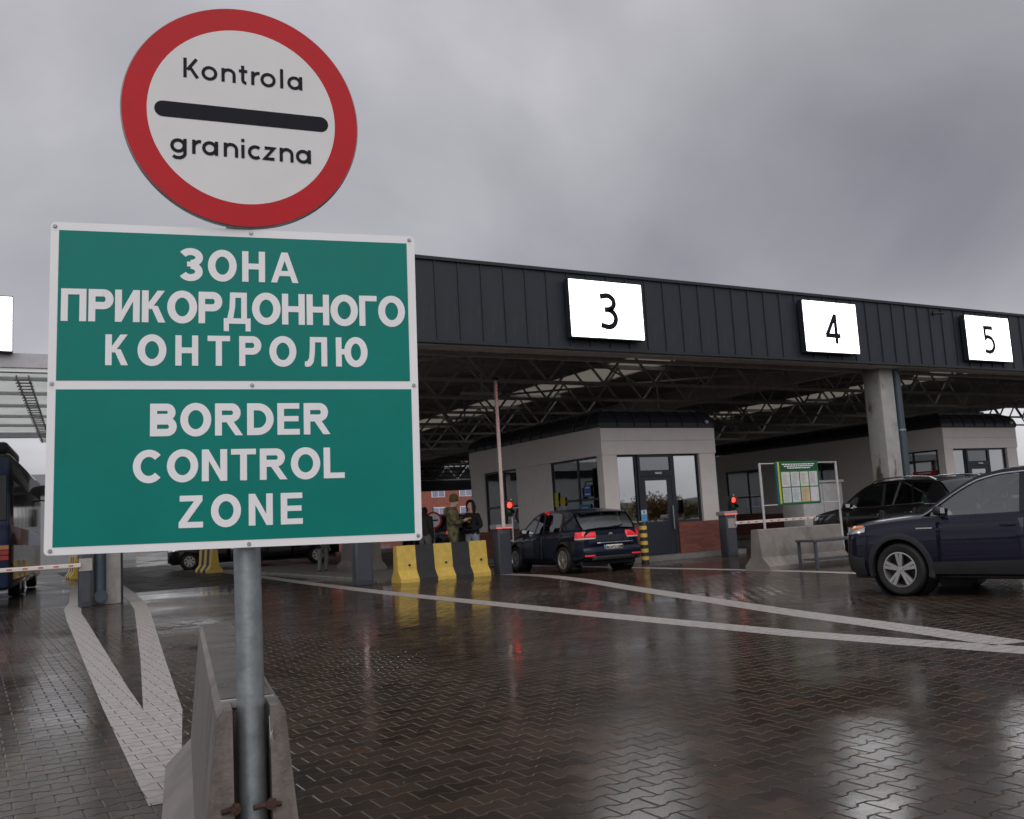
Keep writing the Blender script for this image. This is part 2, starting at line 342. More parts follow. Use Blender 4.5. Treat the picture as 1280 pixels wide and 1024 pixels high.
def ribbon(mb, pts, w, y):
    """flat stroke in the xz plane facing -y"""
    n = len(pts); L_ = []; R_ = []
    closed = (Vector(pts[0])-Vector(pts[-1])).length < 1e-6
    for i in range(n):
        a = Vector(pts[i-1] if i > 0 else (pts[-2] if closed else pts[0])); b = Vector(pts[i]); c = Vector(pts[i+1] if i < n-1 else (pts[1] if closed else pts[-1]))
        d1 = (b-a).normalized() if (b-a).length > 1e-9 else (c-b).normalized(); d2 = (c-b).normalized() if (c-b).length > 1e-9 else d1
        nn = Vector((-(d1+d2).y, (d1+d2).x)).normalized(); k = 1/max(.5, nn.dot(Vector((-d1.y, d1.x))))
        L_.append(b+nn*w/2*k); R_.append(b-nn*w/2*k)
    mb.grid([[(p.x, y, p.y) for p in R_], [(p.x, y, p.y) for p in L_]])
def arc(cx, cz, r, a0, a1, n=20, rz=None):
    rz = r if rz is None else rz
    return [(cx+r*math.cos(R(a0+(a1-a0)*i/n)), cz+rz*math.sin(R(a0+(a1-a0)*i/n))) for i in range(n+1)]

# ================================================================== SETTING: ground, paving, markings
gmb = MB(); gmb.add([(-900, -900, -.008), (900, -900, -.008), (900, 900, -.008), (-900, 900, -.008)], [(0, 1, 2, 3)])
struct(gmb.obj('ground', ground_m))
PA, PS, PD = .20, .14, .0125                      # paver length, row pitch, flare of the ends
def paver_outline(inset):
    a = PA/2-inset; t = PS/2+PD-inset; m = PS/2-PD-inset
    up = [(-a, t), (-.0625, t), (-.0375, m), (.0375, m), (.0625, t), (a, t)]
    return up[::-1]+[(x, -y) for x, y in up]       # counter-clockwise from +x,+y
OUT_IN, OUT_EDGE = paver_outline(.0075), paver_outline(.0018)
def paver_geo(tx=0., ty=0., dz=0.):
    top = [(x, y, dz+tx*x+ty*y) for x, y in OUT_IN]; edge = [(x, y, dz-.0032+tx*x+ty*y) for x, y in OUT_EDGE]
    return top, edge
PAV_FACES = [tuple(range(12))]+[(i, 12+i, 12+(i+1) % 12, (i+1) % 12) for i in range(12)]
pmesh = []
for k in range(6):
    tx, ty = np.random.uniform(-.006, .006, 2); top, edge = paver_geo(tx, ty, np.random.uniform(-.0012, .0008))
    b = MB(); b.add(top+edge, PAV_FACES); o = b.obj('paver_tmp', paver_m, fix=False); pmesh.append(o.data); bpy.data.objects.remove(o)
Y_PAVE = 24.0
cand = []
for iy in range(int(.6/PS), int(Y_PAVE/PS)):
    y = iy*PS; xo = (PA/2 if iy % 2 else 0)
    for ix in range(int(-9/PA), int(34/PA)):
        x = ix*PA+xo; px_, py_, d = PROJ((x, y, 0))
        rr = math.hypot(x, y)
        if rr < 2.2 or (d > .4 and -260 < px_ < 1540) or rr < 4.5: cand.append((d, x, y, px_, py_))
def hidden(px_, py_): return 185 < px_ < 385 and py_ > 775+max(0, (px_-300))*1.0 and px_ > 240-(py_-780)*.22
vis = sorted([c for c in cand if 0 < c[3] < 1280 and 0 < c[4] < 1030 and c[0] > .5 and not hidden(c[3], c[4])])
near = set((c[1], c[2]) for c in vis[:300])
bed = MB(); bed.add([(-9, .4, -.0055), (34, .4, -.0055), (34, Y_PAVE, -.0055), (-9, Y_PAVE, -.0055)], [(0, 1, 2, 3)])
paving = struct(bed.obj('paving', joint_m))
field_v = []; field_f = []
rowtops = {}
base_in = np.array(OUT_IN); base_ed = np.array(OUT_EDGE)
for (d, x, y, a, b_) in cand:
    rowtops.setdefault(round(y/PS), []).append((x, y))
    if (x, y) in near:
        o = bpy.data.objects.new('paver', random.choice(pmesh)); COL.objects.link(o); o.location = (x, y, 0); o.parent = paving
    else:
        tx, ty = np.random.uniform(-.006, .006, 2); dz = np.random.uniform(-.0012, .0008); o0 = len(field_v)
        field_v += [(x+p[0], y+p[1], dz+tx*p[0]+ty*p[1]) for p in OUT_IN]+[(x+p[0], y+p[1], dz-.0032+tx*p[0]+ty*p[1]) for p in OUT_EDGE]
        field_f += [tuple(i+o0 for i in f) for f in PAV_FACES]
fb = MB(); fb.v = field_v; fb.f = field_f; fb.mi = [0]*len(field_f)
fo = fb.obj('paver_field', paver_m, paving, fix=False); fo['kind'] = 'stuff'

def clip_poly(sub, clip):
    out = list(sub)
    for i in range(len(clip)):
        a = clip[i]; b = clip[(i+1) % len(clip)]; inp = out; out = []
        if not inp: break
        def side(p): return (b[0]-a[0])*(p[1]-a[1])-(b[1]-a[1])*(p[0]-a[0])
        for j in range(len(inp)):
            p = inp[j-1]; q = inp[j]; sp, sq = side(p), side(q)
            if (sp >= 0) != (sq >= 0):
                t = sp/(sp-sq); out.append((p[0]+(q[0]-p[0])*t, p[1]+(q[1]-p[1])*t))
            if sq >= 0: out.append(q)
    return out
PAINT_OUT = paver_outline(.0026)
def area(p): return .5*sum(p[i-1][0]*p[i][1]-p[i][0]*p[i-1][1] for i in range(len(p)))
def marking(name, quads):
    mb = MB()
    for q in quads:
        q = [tuple(map(float, p[:2])) for p in q]
        if area(q) < 0: q = q[::-1]
        y0 = min(p[1] for p in q); y1 = max(p[1] for p in q); x0 = min(p[0] for p in q); x1 = max(p[0] for p in q)
        if y0 < Y_PAVE:
            for r in range(int(y0/PS)-1, int(y1/PS)+2):
                for (x, y) in rowtops.get(r, []):
                    if x0-.12 < x < x1+.12:
                        c = clip_poly([(x+p[0], y+p[1]) for p in PAINT_OUT], q)
                        if len(c) >= 3 and abs(area(c)) > 2e-5: mb.add([(p[0], p[1], .0016) for p in c], [tuple(range(len(c)))])
        far = clip_poly(q, [(-99, Y_PAVE), (99, Y_PAVE), (99, 400), (-99, 400)])
        if len(far) >= 3: mb.add([(p[0], p[1], -.004) for p in far], [tuple(range(len(far)))])
    return struct(mb.obj(name, paint_m, fix=False))
def strip(pts, w):
    pts = [Vector(p[:2]) for p in pts]; L_ = []; R_ = []
    for i, b in enumerate(pts):
        a = pts[max(0, i-1)]; c = pts[min(len(pts)-1, i+1)]; d = (c-a).normalized(); n = Vector((-d.y, d.x)); L_.append(b+n*w/2); R_.append(b-n*w/2)
    return [(R_[i], R_[i+1], L_[i+1], L_[i]) for i in range(len(pts)-1)]
def dense(pts, k=4):
    ys = [p[1] for p in pts]; out = []
    o = sorted(pts, key=lambda p: p[1]); P = [(p[1], p[0]) for p in o]
    n = k*(len(P)-1); 
    return [(interp(P, P[0][0]+(P[-1][0]-P[0][0])*i/n), P[0][0]+(P[-1][0]-P[0][0])*i/n) for i in range(n+1)]
marking('lane_marking', strip(dense([(7.78, 3.6), (7.62, 5.2), (7.40, 7.1), (7.40, 9.85), (7.48, 13.3), (7.58, 18.1), (8.05, 26), (8.7, 34.4), (9.2, 42)]), .40))
marking('lane_marking', strip(dense([(7.93, 5.22), (8.12, 5.9), (8.42, 7.0), (8.78, 8.46), (9.42, 10.64), (10.35, 13.8), (11.5, 17.6), (12.0, 20.2), (12.05, 26)]), .40))
marking('lane_marking', strip(dense([(14.1, 11.2), (14.45, 13), (14.56, 15.5), (14.6, 19.5), (14.6, 30)]), .30))
Apx = [[(88, 736), (101, 733)], [(86.5, 753), (101, 755)], [(80, 762), (102, 767)], [(83, 775), (110, 779)], [(118, 860), (160, 860)], [(129, 887), (179, 887)]]
Bpx = [[(154, 745), (169, 742)], [(160, 750), (180, 751)], [(168, 762), (187, 762)], [(172.5, 797), (197, 794)], [(175.6, 825), (207, 826)], [(179, 887), (228, 887)]]
def bandq(b): return [[G(*b[i][0]), G(*b[i][1]), G(*b[i+1][1]), G(*b[i+1][0])] for i in range(len(b)-1)]
top = [(2.9, 34.7), (3.3, 36.2), (2.4, 46), (1.9, 46)]
marking('lane_marking', bandq(Apx)+[top])
marking('lane_marking', bandq(Bpx)+[[G(154, 745), G(169, 742), (4.6, 36), (4.2, 36)]])
tipL = G(186, 1008); marking('lane_marking', [[G(129, 887), G(179, 887), G(206, 1004), tipL], [G(179, 887), G(228, 887), G(227, 960), G(206, 1004)]])

dry = bpy.data.materials.new('dry_asphalt'); dry.use_nodes = True
_b = dry.node_tree.nodes['Principled BSDF']; _n = N(dry.node_tree, 'ShaderNodeTexNoise'); _n.inputs['Scale'].default_value = 1.1; _n.inputs['Detail'].default_value = 8
_g = N(dry.node_tree, 'ShaderNodeNewGeometry'); dry.node_tree.links.new(_g.outputs['Position'], _n.inputs['Vector'])
_r = N(dry.node_tree, 'ShaderNodeValToRGB'); _r.color_ramp.elements[0].position = .3; _r.color_ramp.elements[0].color = (.028, .026, .025, 1); _r.color_ramp.elements[1].position = .7; _r.color_ramp.elements[1].color = (.055, .05, .047, 1)
dry.node_tree.links.new(_n.outputs[0], _r.inputs[0]); dry.node_tree.links.new(_r.outputs[0], _b.inputs['Base Color'])
_m = N(dry.node_tree, 'ShaderNodeMapRange'); _m.inputs[1].default_value = .45; _m.inputs[2].default_value = .65; _m.inputs[3].default_value = .38; _m.inputs[4].default_value = .62; dry.node_tree.links.new(_n.outputs[0], _m.inputs[0]); dry.node_tree.links.new(_m.outputs[0], _b.inputs['Roughness']); _b.inputs['Specular IOR Level'].default_value = .25
struct(MB().add([(3.2, 28.5, -.0055), (56, 25.5, -.0055), (56, 74, -.0055), (4.2, 60, -.0055)], [(0, 1, 2, 3)]).obj('road', dry))

# ================================================================== sign, near barrier
YAW = R(-14.95); SPIN = R(-1.13)
sign = thing('border_sign', 'round red-rimmed control sign above large green border control zone board on steel pole', 'road sign', (.715, 2.865, 0))
def place(part, origin, yaw, spin):
    part.matrix_basis = Matrix.Translation(Vector(origin)-Vector(sign.location)) @ Matrix.Rotation(yaw, 4, 'Z') @ Matrix.Rotation(-spin, 4, 'Y')
    return part
mb = MB(); mb.tube((0, 0, .02), (0, 0, 2.62), .0395, n=28); pole = mb.obj('pole', galv, sign, smooth=40)
mb = MB(); mb.tube((0, 0, 2.62), (0, 0, 2.635), .042, n=28); mb.obj('pole_cap', black_m, sign)
# green board
bw, bh = 1.05/2, .95/2
mb = MB()
poly = []
for cx, cz, a0 in ((bw-.012, bh-.012, 0), (-bw+.012, bh-.012, 90), (-bw+.012, -bh+.012, 180), (bw-.012, -bh+.012, 270)): poly += arc(cx, cz, .012, a0, a0+90, 5)[:]
mb.prism(poly, 'y', 0, .018); board = place(mb.obj('board', [sign_white], sign), (.69, 2.78, 1.75), YAW, SPIN)
mb = MB(); mb.prism([(-.503, .013), (.5, .013), (.5, .451), (-.503, .451)], 'y', -.0012, .001); mb.obj('green_panel', sign_green, board)
mb = MB(); mb.prism([(-.503, -.453), (.503, -.453), (.503, -.0125), (-.503, -.0125)], 'y', -.0012, .001); mb.obj('green_panel', sign_green, board)
def glyph(ch):
    """heavy sans capital: (width, polygons, strokes) in units of the capital height"""
    t = .225; h = t/2; P_ = []; S_ = []
    def rect(x0, x1, z0, z1): P_.append([(x0, z0), (x1, z0), (x1, z1), (x0, z1)])
    def diag(x0, z0, x1, z1, w=.235): P_.append([(x0, z0), (x0+w, z0), (x1+w, z1), (x1, z1)])
    def bowl(x0, x1, z0, z1): S_.append([(x0, z1-h), (x1-(z1-z0)/2+0., z1-h)]+arc(x1-(z1-z0)/2, (z0+z1)/2, (z1-z0)/2-h, 90, -90, 14)+[(x0, z0+h)])
    if ch in 'OО': w = .98; S_.append(arc(w/2, .5, w/2-h, 0, 360, 36, .52-h))
    elif ch == 'C': w = .94; S_.append(arc(.49, .5, .49-h, 42, 318, 32, .52-h))
    elif ch in 'НH': w = .82; rect(0, t, 0, 1); rect(w-t, w, 0, 1); rect(t, w-t, .41, .60)
    elif ch == 'П': w = .82; rect(0, t, 0, 1); rect(w-t, w, 0, 1); rect(t, w-t, .82, 1)
    elif ch == 'Г': w = .66; rect(0, t, 0, 1); rect(t, w, .82, 1)
    elif ch in 'ТT': w = .82; rect(w/2-h, w/2+h, 0, .82); rect(0, w, .82, 1)
    elif ch == 'L': w = .72; rect(0, t, 0, 1); rect(t, w, 0, .18)
    elif ch == 'E': w = .76; rect(0, t, 0, 1); rect(t, w, 0, .18); rect(t, w-.04, .42, .59); rect(t, w-.01, .82, 1)
    elif ch == 'Z': w = .80; rect(0, w, 0, .18); rect(.03, w-.02, .82, 1); P_.append([(0, .17), (.27, .17), (w-.02, .83), (w-.29, .83)])
    elif ch == 'N': w = .82; rect(0, t, 0, 1); rect(w-t, w, 0, 1); P_.append([(t-.01, 1), (t-.01, .66), (w-t+.01, 0), (w-t+.01, .34)])
    elif ch == 'И': w = .82; rect(0, t, 0, 1); rect(w-t, w, 0, 1); P_.append([(t-.01, .0), (w-t+.01, .66), (w-t+.01, 1), (t-.01, .34)])
    elif ch == 'A' or ch == 'А': w = 1.0; diag(0, 0, .385, 1, .22); diag(w-.22, 0, .395, 1, .22); rect(.22, .78, .22, .39)
    elif ch in 'РP': w = .80; rect(0, t, 0, 1); bowl(t-.02, w, .38, 1)
    elif ch == 'R': w = .92; rect(0, t, 0, 1); bowl(t-.02, .83, .41, 1); diag(w-.25, 0, .36, .43, .25)
    elif ch == 'B': w = .84; rect(0, t, 0, 1); bowl(t-.02, .80, .46, 1); bowl(t-.02, w, 0, .58)
    elif ch == 'D': w = .88; rect(0, t, 0, 1); S_.append([(t-.02, 1-h), (.36, 1-h)]+arc(.36, .5, w-.36-h, 90, -90, 18, .5-h)+[(t-.02, h)])
    elif ch == 'К': w = .80; rect(0, t, 0, 1); P_.append([(t-.01, .44), (.30, .40), (.77, 1), (.52, 1), (t-.01, .60)]); diag(w-.25, 0, .29, .52, .24)
    elif ch == 'З': w = .78; S_.append(arc(.37, .735, .30, 152, -88, 18, .285-h+.02)); S_.append(arc(.37, .28, .385-h+.02, 88, -155, 20, .30-h+.01)); rect(.25, .42, .44, .60)
    elif ch == 'Л': w = .86; rect(w-t, w, 0, 1); rect(.20, w-t, .82, 1); P_.append([(.20, .9), (.40, .9), (.385, .45), (.34, .15), (.24, .02), (.13, -.02), (0, 0), (0, .165), (.09, .17), (.16, .27), (.19, .5)])
    elif ch == 'Д': w = .94; rect(w-.33, w-.13, .16, 1); rect(.22, w-.33, .83, 1); P_.append([(.22, .9), (.41, .9), (.40, .55), (.33, .16), (.12, .16), (.20, .5)]); rect(0, w, 0, .175); rect(0, .18, -.24, .02); rect(w-.18, w, -.24, .02)
    elif ch == 'Ю': w = 1.22; rect(0, t, 0, 1); rect(t, .42, .41, .60); S_.append(arc(w-.44, .5, .44-h, 0, 360, 32, .52-h))
    return w, P_, S_, t
def sign_line(s, x0, x1, z0, z1, y, hs):
    """a line of capitals of height z1-z0 spread over x0..x1; hs = how wide the letters are drawn"""
    mb = MB(); k = z1-z0; gl = [glyph(c) for c in s]; tot = sum(g_[0] for g_ in gl)*k*hs; gap = (x1-x0-tot)/(len(s)-1); x = x0; q = 0
    for w, P_, S_, t in gl:
        for p in P_: q += 1; mb.add([(x+a*k*hs, y-.00003*(q % 9), z0+b_*k) for a, b_ in p], [tuple(range(len(p)))])
        for p in S_: q += 1; ribbon(mb, [(x+a*k*hs, z0+b_*k) for a, b_ in p], t*k, y-.00003*(q % 9))
        x += w*k*hs+gap
    return mb
for s, x0, x1, z0, z1, hs in (('ЗОНА', -.174, .167, .313, .407, .86), ('ПРИКОРДОННОГО', -.494, .488, .184, .279, .86), ('КОНТРОЛЮ', -.375, .370, .057, .147, .86),
                              ('BORDER', -.253, .256, -.149, -.0545, .90), ('CONTROL', -.297, .296, -.281, -.189, .93), ('ZONE', -.174, .172, -.413, -.321, .90)):
    sign_line(s, x0, x1, z0, z1, -.0022, hs).obj('lettering', sign_white, board, fix=False)
for (x, z) in [(-.514, .462), (.509, .463), (-.514, .004), (.03, .0), (.512, 0), (-.509, -.463), (.019, -.465), (.513, -.461), (.029, .465)]:
    mb = MB(); mb.tube((x, .002, z), (x, -.005, z), .0065, .0045, n=10); mb.obj('screw', galv, board, smooth=40)
for z in (-.3, .3):
    mb = MB(); mb.box(-.46, .46, .018, .042, z-.02, z+.02); mb.obj('back_rail', alu, board)
    mb = MB(); mb.box(-.06, .06, .042, .09, z-.025, z+.025); mb.obj('clamp', galv, board)
# round sign
DY = R(-9.83); r_d = .336
mb = MB(); prof = [(0, .0), (r_d-.004, .0), (r_d, .004), (r_d, .016), (r_d-.006, .02), (0, .02)]
mb.lathe(prof, axis='y', n=96); disc = place(mb.obj('round_plate', alu, sign, smooth=50), (.69, 2.65+.004, 2.52), DY, R(-.83))
disc.location.y += .115; disc.location.x += .01
# keep the disc where the board is mounted: scale follows the distance
disc.scale = (1.042,)*3; disc.location = Vector((.712, 2.764, 2.577))-Vector(sign.location)
mb = MB(); ring_o = arc(0, 0, r_d-.0035, 0, 360, 96); ring_i = arc(0, 0, r_d*.79, 0, 360, 96)
mb.grid([[(p[0], -.0012, p[1]) for p in ring_i], [(p[0], -.0012, p[1]) for p in ring_o]]); mb.obj('red_rim', sign_red, disc)
mb = MB(); mb.add([(p[0], -.0011, p[1]) for p in arc(0, 0, r_d*.79, 0, 360, 96)[:-1]], [tuple(range(96))]); mb.obj('white_face', sign_grey_white, disc)
mb = MB(); mb.add([(p[0], -.0020, p[1]) for p in arc(.222, .0, .0235, -90, 90, 16)+arc(-.222, .0, .0235, 90, 270, 16)], [tuple(range(34))]); mb.obj('black_bar', sign_black, disc)
mb = MB(); T = .0092; yk = [-.0020]
def st(pts): yk[0] -= .00004; ribbon(mb, pts, T, yk[0])
def l_o(x, b, r=.0175): st(arc(x, b+.0205, r, 0, 360, 24))
def l_n(x, b): st([(x, b), (x, b+.042)]); st(arc(x+.0155, b+.0235, .0155, 178, 0, 12, .0145)+[(x+.031, b)])
def l_r(x, b): st([(x, b), (x, b+.042)]); st(arc(x+.017, b+.0195, .017, 165, 80, 8, .0185))
def l_a(x, b): l_o(x, b, .0165); st([(x+.0185, b), (x+.0185, b+.042)])
b = .101
st([(-.1625, b), (-.1625, b+.06)]); st([(-.156, b+.024), (-.131, b+.059)]); st([(-.150, b+.034), (-.128, b+.001)])
l_o(-.0955, b); l_n(-.0575, b); st([(-.002, b+.056), (-.002, b+.013)]+arc(.0075, b+.0125, .0095, 180, 275, 8)); st([(-.013, b+.039), (.011, b+.039)])
l_r(.0265, b); l_o(.0705, b); st([(.110, b), (.110, b+.060)]); l_a(.1475, b)
mb.obj('lettering', sign_black, disc, fix=False); mb = MB()
b = -.127
l_o(-.1815, b, .0165); st([(-.163, b+.042), (-.163, b+.0)]+arc(-.181, b-.001, .018, 0, -140, 12, .0145))
l_r(-.139, b); l_a(-.0955, b); l_n(-.0525, b); st([(-.0035, b), (-.0035, b+.040)]); st([(-.0035, b+.049), (-.0035, b+.058)])
st(arc(.032, b+.0205, .0170, 50, 310, 18)); st([(.058, b+.037), (.0845, b+.037), (.0585, b+.0045), (.086, b+.0045)]); l_n(.1055, b); l_a(.1690, b)
mb.obj('lettering', sign_black, disc, fix=False)
mb = MB(); mb.box(-.05, .05, .02, .075, -.22, -.18); mb.box(-.05, .05, .02, .075, .03, .07); mb.obj('clamp', galv, disc)

def barrier_profile(h, top, knee_w, knee_z, base_w, foot, bev=.018):
    half = [(top-bev, h), (top, h-bev), (knee_w, knee_z), (base_w, foot), (base_w, 0)]
    return half+[(-x, z) for x, z in half[::-1]]
# near barrier with the pole standing in its end slot
bar_dir = math.atan2(.54, 2.92)
nb = thing('concrete_barrier', 'stained grey concrete barrier holding the sign pole in its end slot', 'barrier', (.70, 2.80, 0), -bar_dir)
P = barrier_profile(.82, .095, .150, .20, .285, .07)
half = [(x, z) for x, z in P if x > 0]
mb = MB()
LB = 2.95; sw, sdp = .052, .17
MB().add([(-.076, sdp+.03, .8222), (.076, sdp+.03, .8222), (.076, LB-.01, .8222), (-.076, LB-.01, .8222)], [(0, 1, 2, 3)]).obj('wet_top', mat('wet_dark_concrete', (.115, .10, .09), .3, var=.25, scale=6, bump=.2, bscale=60), nb)
mb.prism(P, 'y', sdp, LB)
mb.obj('block', concrete, nb)
for s in (-1, 1):
    poly = [(s*sw, 0), (s*sw, .82)]+[(s*x, z) for x, z in half]
    m2 = MB(); m2.prism(poly, 'y', .0, sdp); m2.obj('end_cheek', concrete_wet, nb)
mb = MB(); mb.box(-.078, .078, sdp-.012, sdp+.012, .80, .8225); mb.obj('joint_plate', concrete_pale, nb)
for x0, x1 in ((-.085, -.035), (.0, .075)):
    mb = MB(); mb.path([(x0, .0, .545), ((x0+x1)/2, -.012, .552), (x1, .002, .546)], .008, n=8); mb.tube(((x0+x1)/2+.01, -.02, .552), ((x0+x1)/2+.012, -.004, .553), .016, n=6); mb.obj('rusty_strap', rust, nb, smooth=40)
mb = MB(); mb.add([(.05, .02, .70), (.062, .0, .715), (.056, -.012, .745), (.066, .004, .775), (.05, .02, .79), (.05, -.004, .73)], [(0, 1, 5), (1, 2, 5), (2, 3, 5), (3, 4, 5), (4, 0, 5), (0, 4, 3), (0, 3, 2), (0, 2, 1)]); mb.obj('mortar_lump', concrete_pale, nb)

# ================================================================== main canopy
YF, ZF0, ZF1 = 18.5, 5.38, 7.28
CX0, CX1, CY1 = 5.4, 56.0, 74.0
can = thing('canopy', 'long dark standing-seam fascia canopy over the border lanes', 'canopy', (30, YF, 0))
def C_(x, y, z): return (x-30, y-YF, z)
def cbox(mb, x0, x1, y0, y1, z0, z1): return mb.box(x0-30, x1-30, y0-YF, y1-YF, z0, z1)
PWID = .585; npan = int((CX1-CX0)/PWID)
pm = MB(); pm.box(0, PWID-.012, 0, .03, 0, ZF1-ZF0-.10); pm.box(PWID-.034, PWID-.008, -.030, .0, 0, ZF1-ZF0-.10); p0 = pm.obj('fascia_panel', fascia_m, can); p0.location = C_(CX0, YF, ZF0+.02)
for i in range(1, npan):
    o = p0.copy(); COL.objects.link(o); o.location = C_(CX0+i*PWID, YF+random.uniform(-.004, .004), ZF0+.02); o.rotation_euler = (0, 0, random.uniform(-.004, .004))
cbox(MB(), CX0, CX1, YF+.034, YF+.30, ZF0+.02, ZF1-.09).obj('fascia_backing', fascia_trim, can)
cbox(MB(), CX0-.05, CX1, YF-.06, YF+.40, ZF1-.075, ZF1).obj('coping', fascia_trim, can)
cbox(MB(), CX0-.05, CX1, YF-.045, YF+.10, ZF0-.05, ZF0+.015).obj('drip_edge', fascia_trim, can)
cbox(MB(), CX0, CX1, YF+.10, YF+.62, ZF0-.075, ZF0-.02).obj('soffit_strip', soffit_m, can)
# roof deck: ribbed sheet between the skylight strips
ZD = 6.62
SKY = [(9.2, 11.0), (19.3, 21.6), (35.2, 37.8)]
edges = [CX0]+[e for s_ in SKY for e in s_]+[CX1]
for k in range(0, len(edges), 2):
    a, b_ = edges[k], edges[k+1]; mb = MB(); x = a; rowx = []
    while x < b_-.3:
        rowx += [(x, 0), (x+.11, 0), (x+.15, .07), (x+.26, .07)]; x += .30
    rowx.append((b_, 0))
    mb.grid([[C_(x, YF+.3, ZD+z) for x, z in rowx], [C_(x, CY1, ZD+z) for x, z in rowx]]); mb.obj('roof_deck', deck_m, can, fix=False)
    cbox(MB(), a, b_, YF+.3, CY1, ZD+.09, ZD+.2).obj('roof_cover', fascia_trim, can)
for a, b_ in SKY:
    cbox(MB(), a, b_, YF+.3, 24.2, ZD, ZD+.1).obj('roof_deck', deck_m, can)
    y = 24.3
    while y < CY1-3:
        cbox(MB(), a+.02, b_-.02, y, y+2.9, ZD+.02, ZD+.05).obj('skylight_pane', sky_pane, can); y += 3.0
# trusses across the lanes
def truss(Y, z0, z1, x0, x1, step, subs, r=.055):
    mb = MB(); mb.box(x0-30, x1-30, Y-YF-.05, Y-YF+.05, z0-.045, z0+.045)
    tr = mb.obj('truss', steel_m, can)
    m2 = MB(); m2.box(x0-30, x1-30, Y-YF-.08, Y-YF+.08, z1-.07, z1+.06); m2.obj('top_chord', steel_m, tr)
    n = int((x1-x0)/step); dm = None; far = MB()
    for i in range(n):
        xa = x0+i*step
        for s in (0, 1):
            p, q = ((xa, z1-.06), (xa+step/2-.04, z0+.06)) if s == 0 else ((xa+step/2+.04, z0+.06), (xa+step, z1-.06))
            if subs and 520 < PROJ(((p[0]+q[0])/2, Y, z0))[0] < 1300:
                m3 = MB(); m3.tube(C_(p[0], Y, p[1]), C_(q[0], Y, q[1]), r*.75, n=8); m3.obj('diagonal', steel_m, tr, smooth=50)
            else: far.tube(C_(p[0], Y, p[1]), C_(q[0], Y, q[1]), r*.75, n=6)
    if far.v:
        o = far.obj('far_diagonals', steel_m, tr); o['kind'] = 'stuff'
ty = [19.6, 23.1, 26.4, 29.9, 33.4, 36.9, 40.4, 44.2, 48, 52, 56, 60.5, 65, 69.5, 73.5]
for k, Y in enumerate(ty): truss(Y, 5.32, 6.5, CX0+.2, CX1-.2, 2.0, k < 6)
# long beams over the column lines, with slim bracing rods
for X in (8.0, 24.35, 40.5):
    mb = MB(); mb.box(X-.12-30, X+.12-30, .5, CY1-YF, 5.45, 5.52); mb.box(X-.02-30, X+.02-30, .5, CY1-YF, 5.52, 6.05); mb.box(X-.12-30, X+.12-30, .5, CY1-YF, 6.05, 6.12); mb.obj('long_beam', steel_m, can)
for (xa, ya, xb, yb) in ((8, 19.6, 15, 26.4), (15, 19.6, 8, 26.4), (24.35, 19.6, 31, 26.4), (16.5, 23.1, 24.35, 29.9), (24.35, 23.1, 16.5, 29.9), (31, 23.1, 24.35, 29.9), (31, 26.4, 40, 33.4)):
    mb = MB(); mb.tube(C_(xa, ya, 5.95), C_(xb, yb, 5.95), .04, n=6); mb.obj('brace_rod', steel_m, can, smooth=50)
for (x, y) in ((13.2, 24.6), (15.6, 30.5), (27.5, 24.6), (29, 31), (22.5, 27.9), (34, 28), (12.4, 36), (24, 36)):
    mb = MB(); mb.box(x-30-.65, x-30+.65, y-YF-.07, y-YF+.07, 5.14, 5.22); mb.box(x-30-.02, x-30+.02, y-YF-.02, y-YF+.02, 5.22, 6.6); mb.obj('lamp_unit', pale_steel, can)
cbox(MB(), CX0, CX1, CY1-.2, CY1, 4.4, 6.9).obj('rear_fascia', fascia_m, can)
# concrete columns with downpipes
def column(par, x, y, z1, w=.52, pipe=1, off=(0, 0, 0), pz=0.0):
    ox, oy, oz = off; mb = MB(); mb.rbox(x-w/2-ox, x+w/2-ox, y-w/2-oy, y+w/2-oy, 0, z1, .03); c = mb.obj('column', column_conc, par, smooth=30)
    if pipe:
        px_ = x+pipe*(w/2+.20)-ox; py_ = y-w/2+.06-oy; m2 = MB(); m2.tube((px_, py_, pz+.02), (px_, py_, z1-.35), .125, n=16); m2.path([(px_, py_, z1-.36), (px_-.03*pipe, py_+.02, z1-.15), (px_-.25*pipe, py_+.12, z1)], .12, n=14); m2.obj('downpipe', pipe_m, c, smooth=50)
        for zc in (1.2, 3.4):
            m3 = MB(); m3.tube((px_, py_, zc), (px_, py_, zc+.05), .14, n=16); m3.obj('pipe_bracket', galv, c)
    return c
for x in (24.12, 40.4): column(can, x, 19.25, 5.44, w=.62, off=(30, YF, 0))
column(can, 24.35, 44, 5.44, pipe=0, off=(30, YF, 0))
mb = MB(); mb.tube(C_(26.0, YF-.05, 7.02), C_(26.16, YF-.32, 6.98), .035, n=10); mb.box(26.02-30, 26.10-30, -.05, .04, 6.98, 7.10); mb.obj('camera_stub', black_m, can)

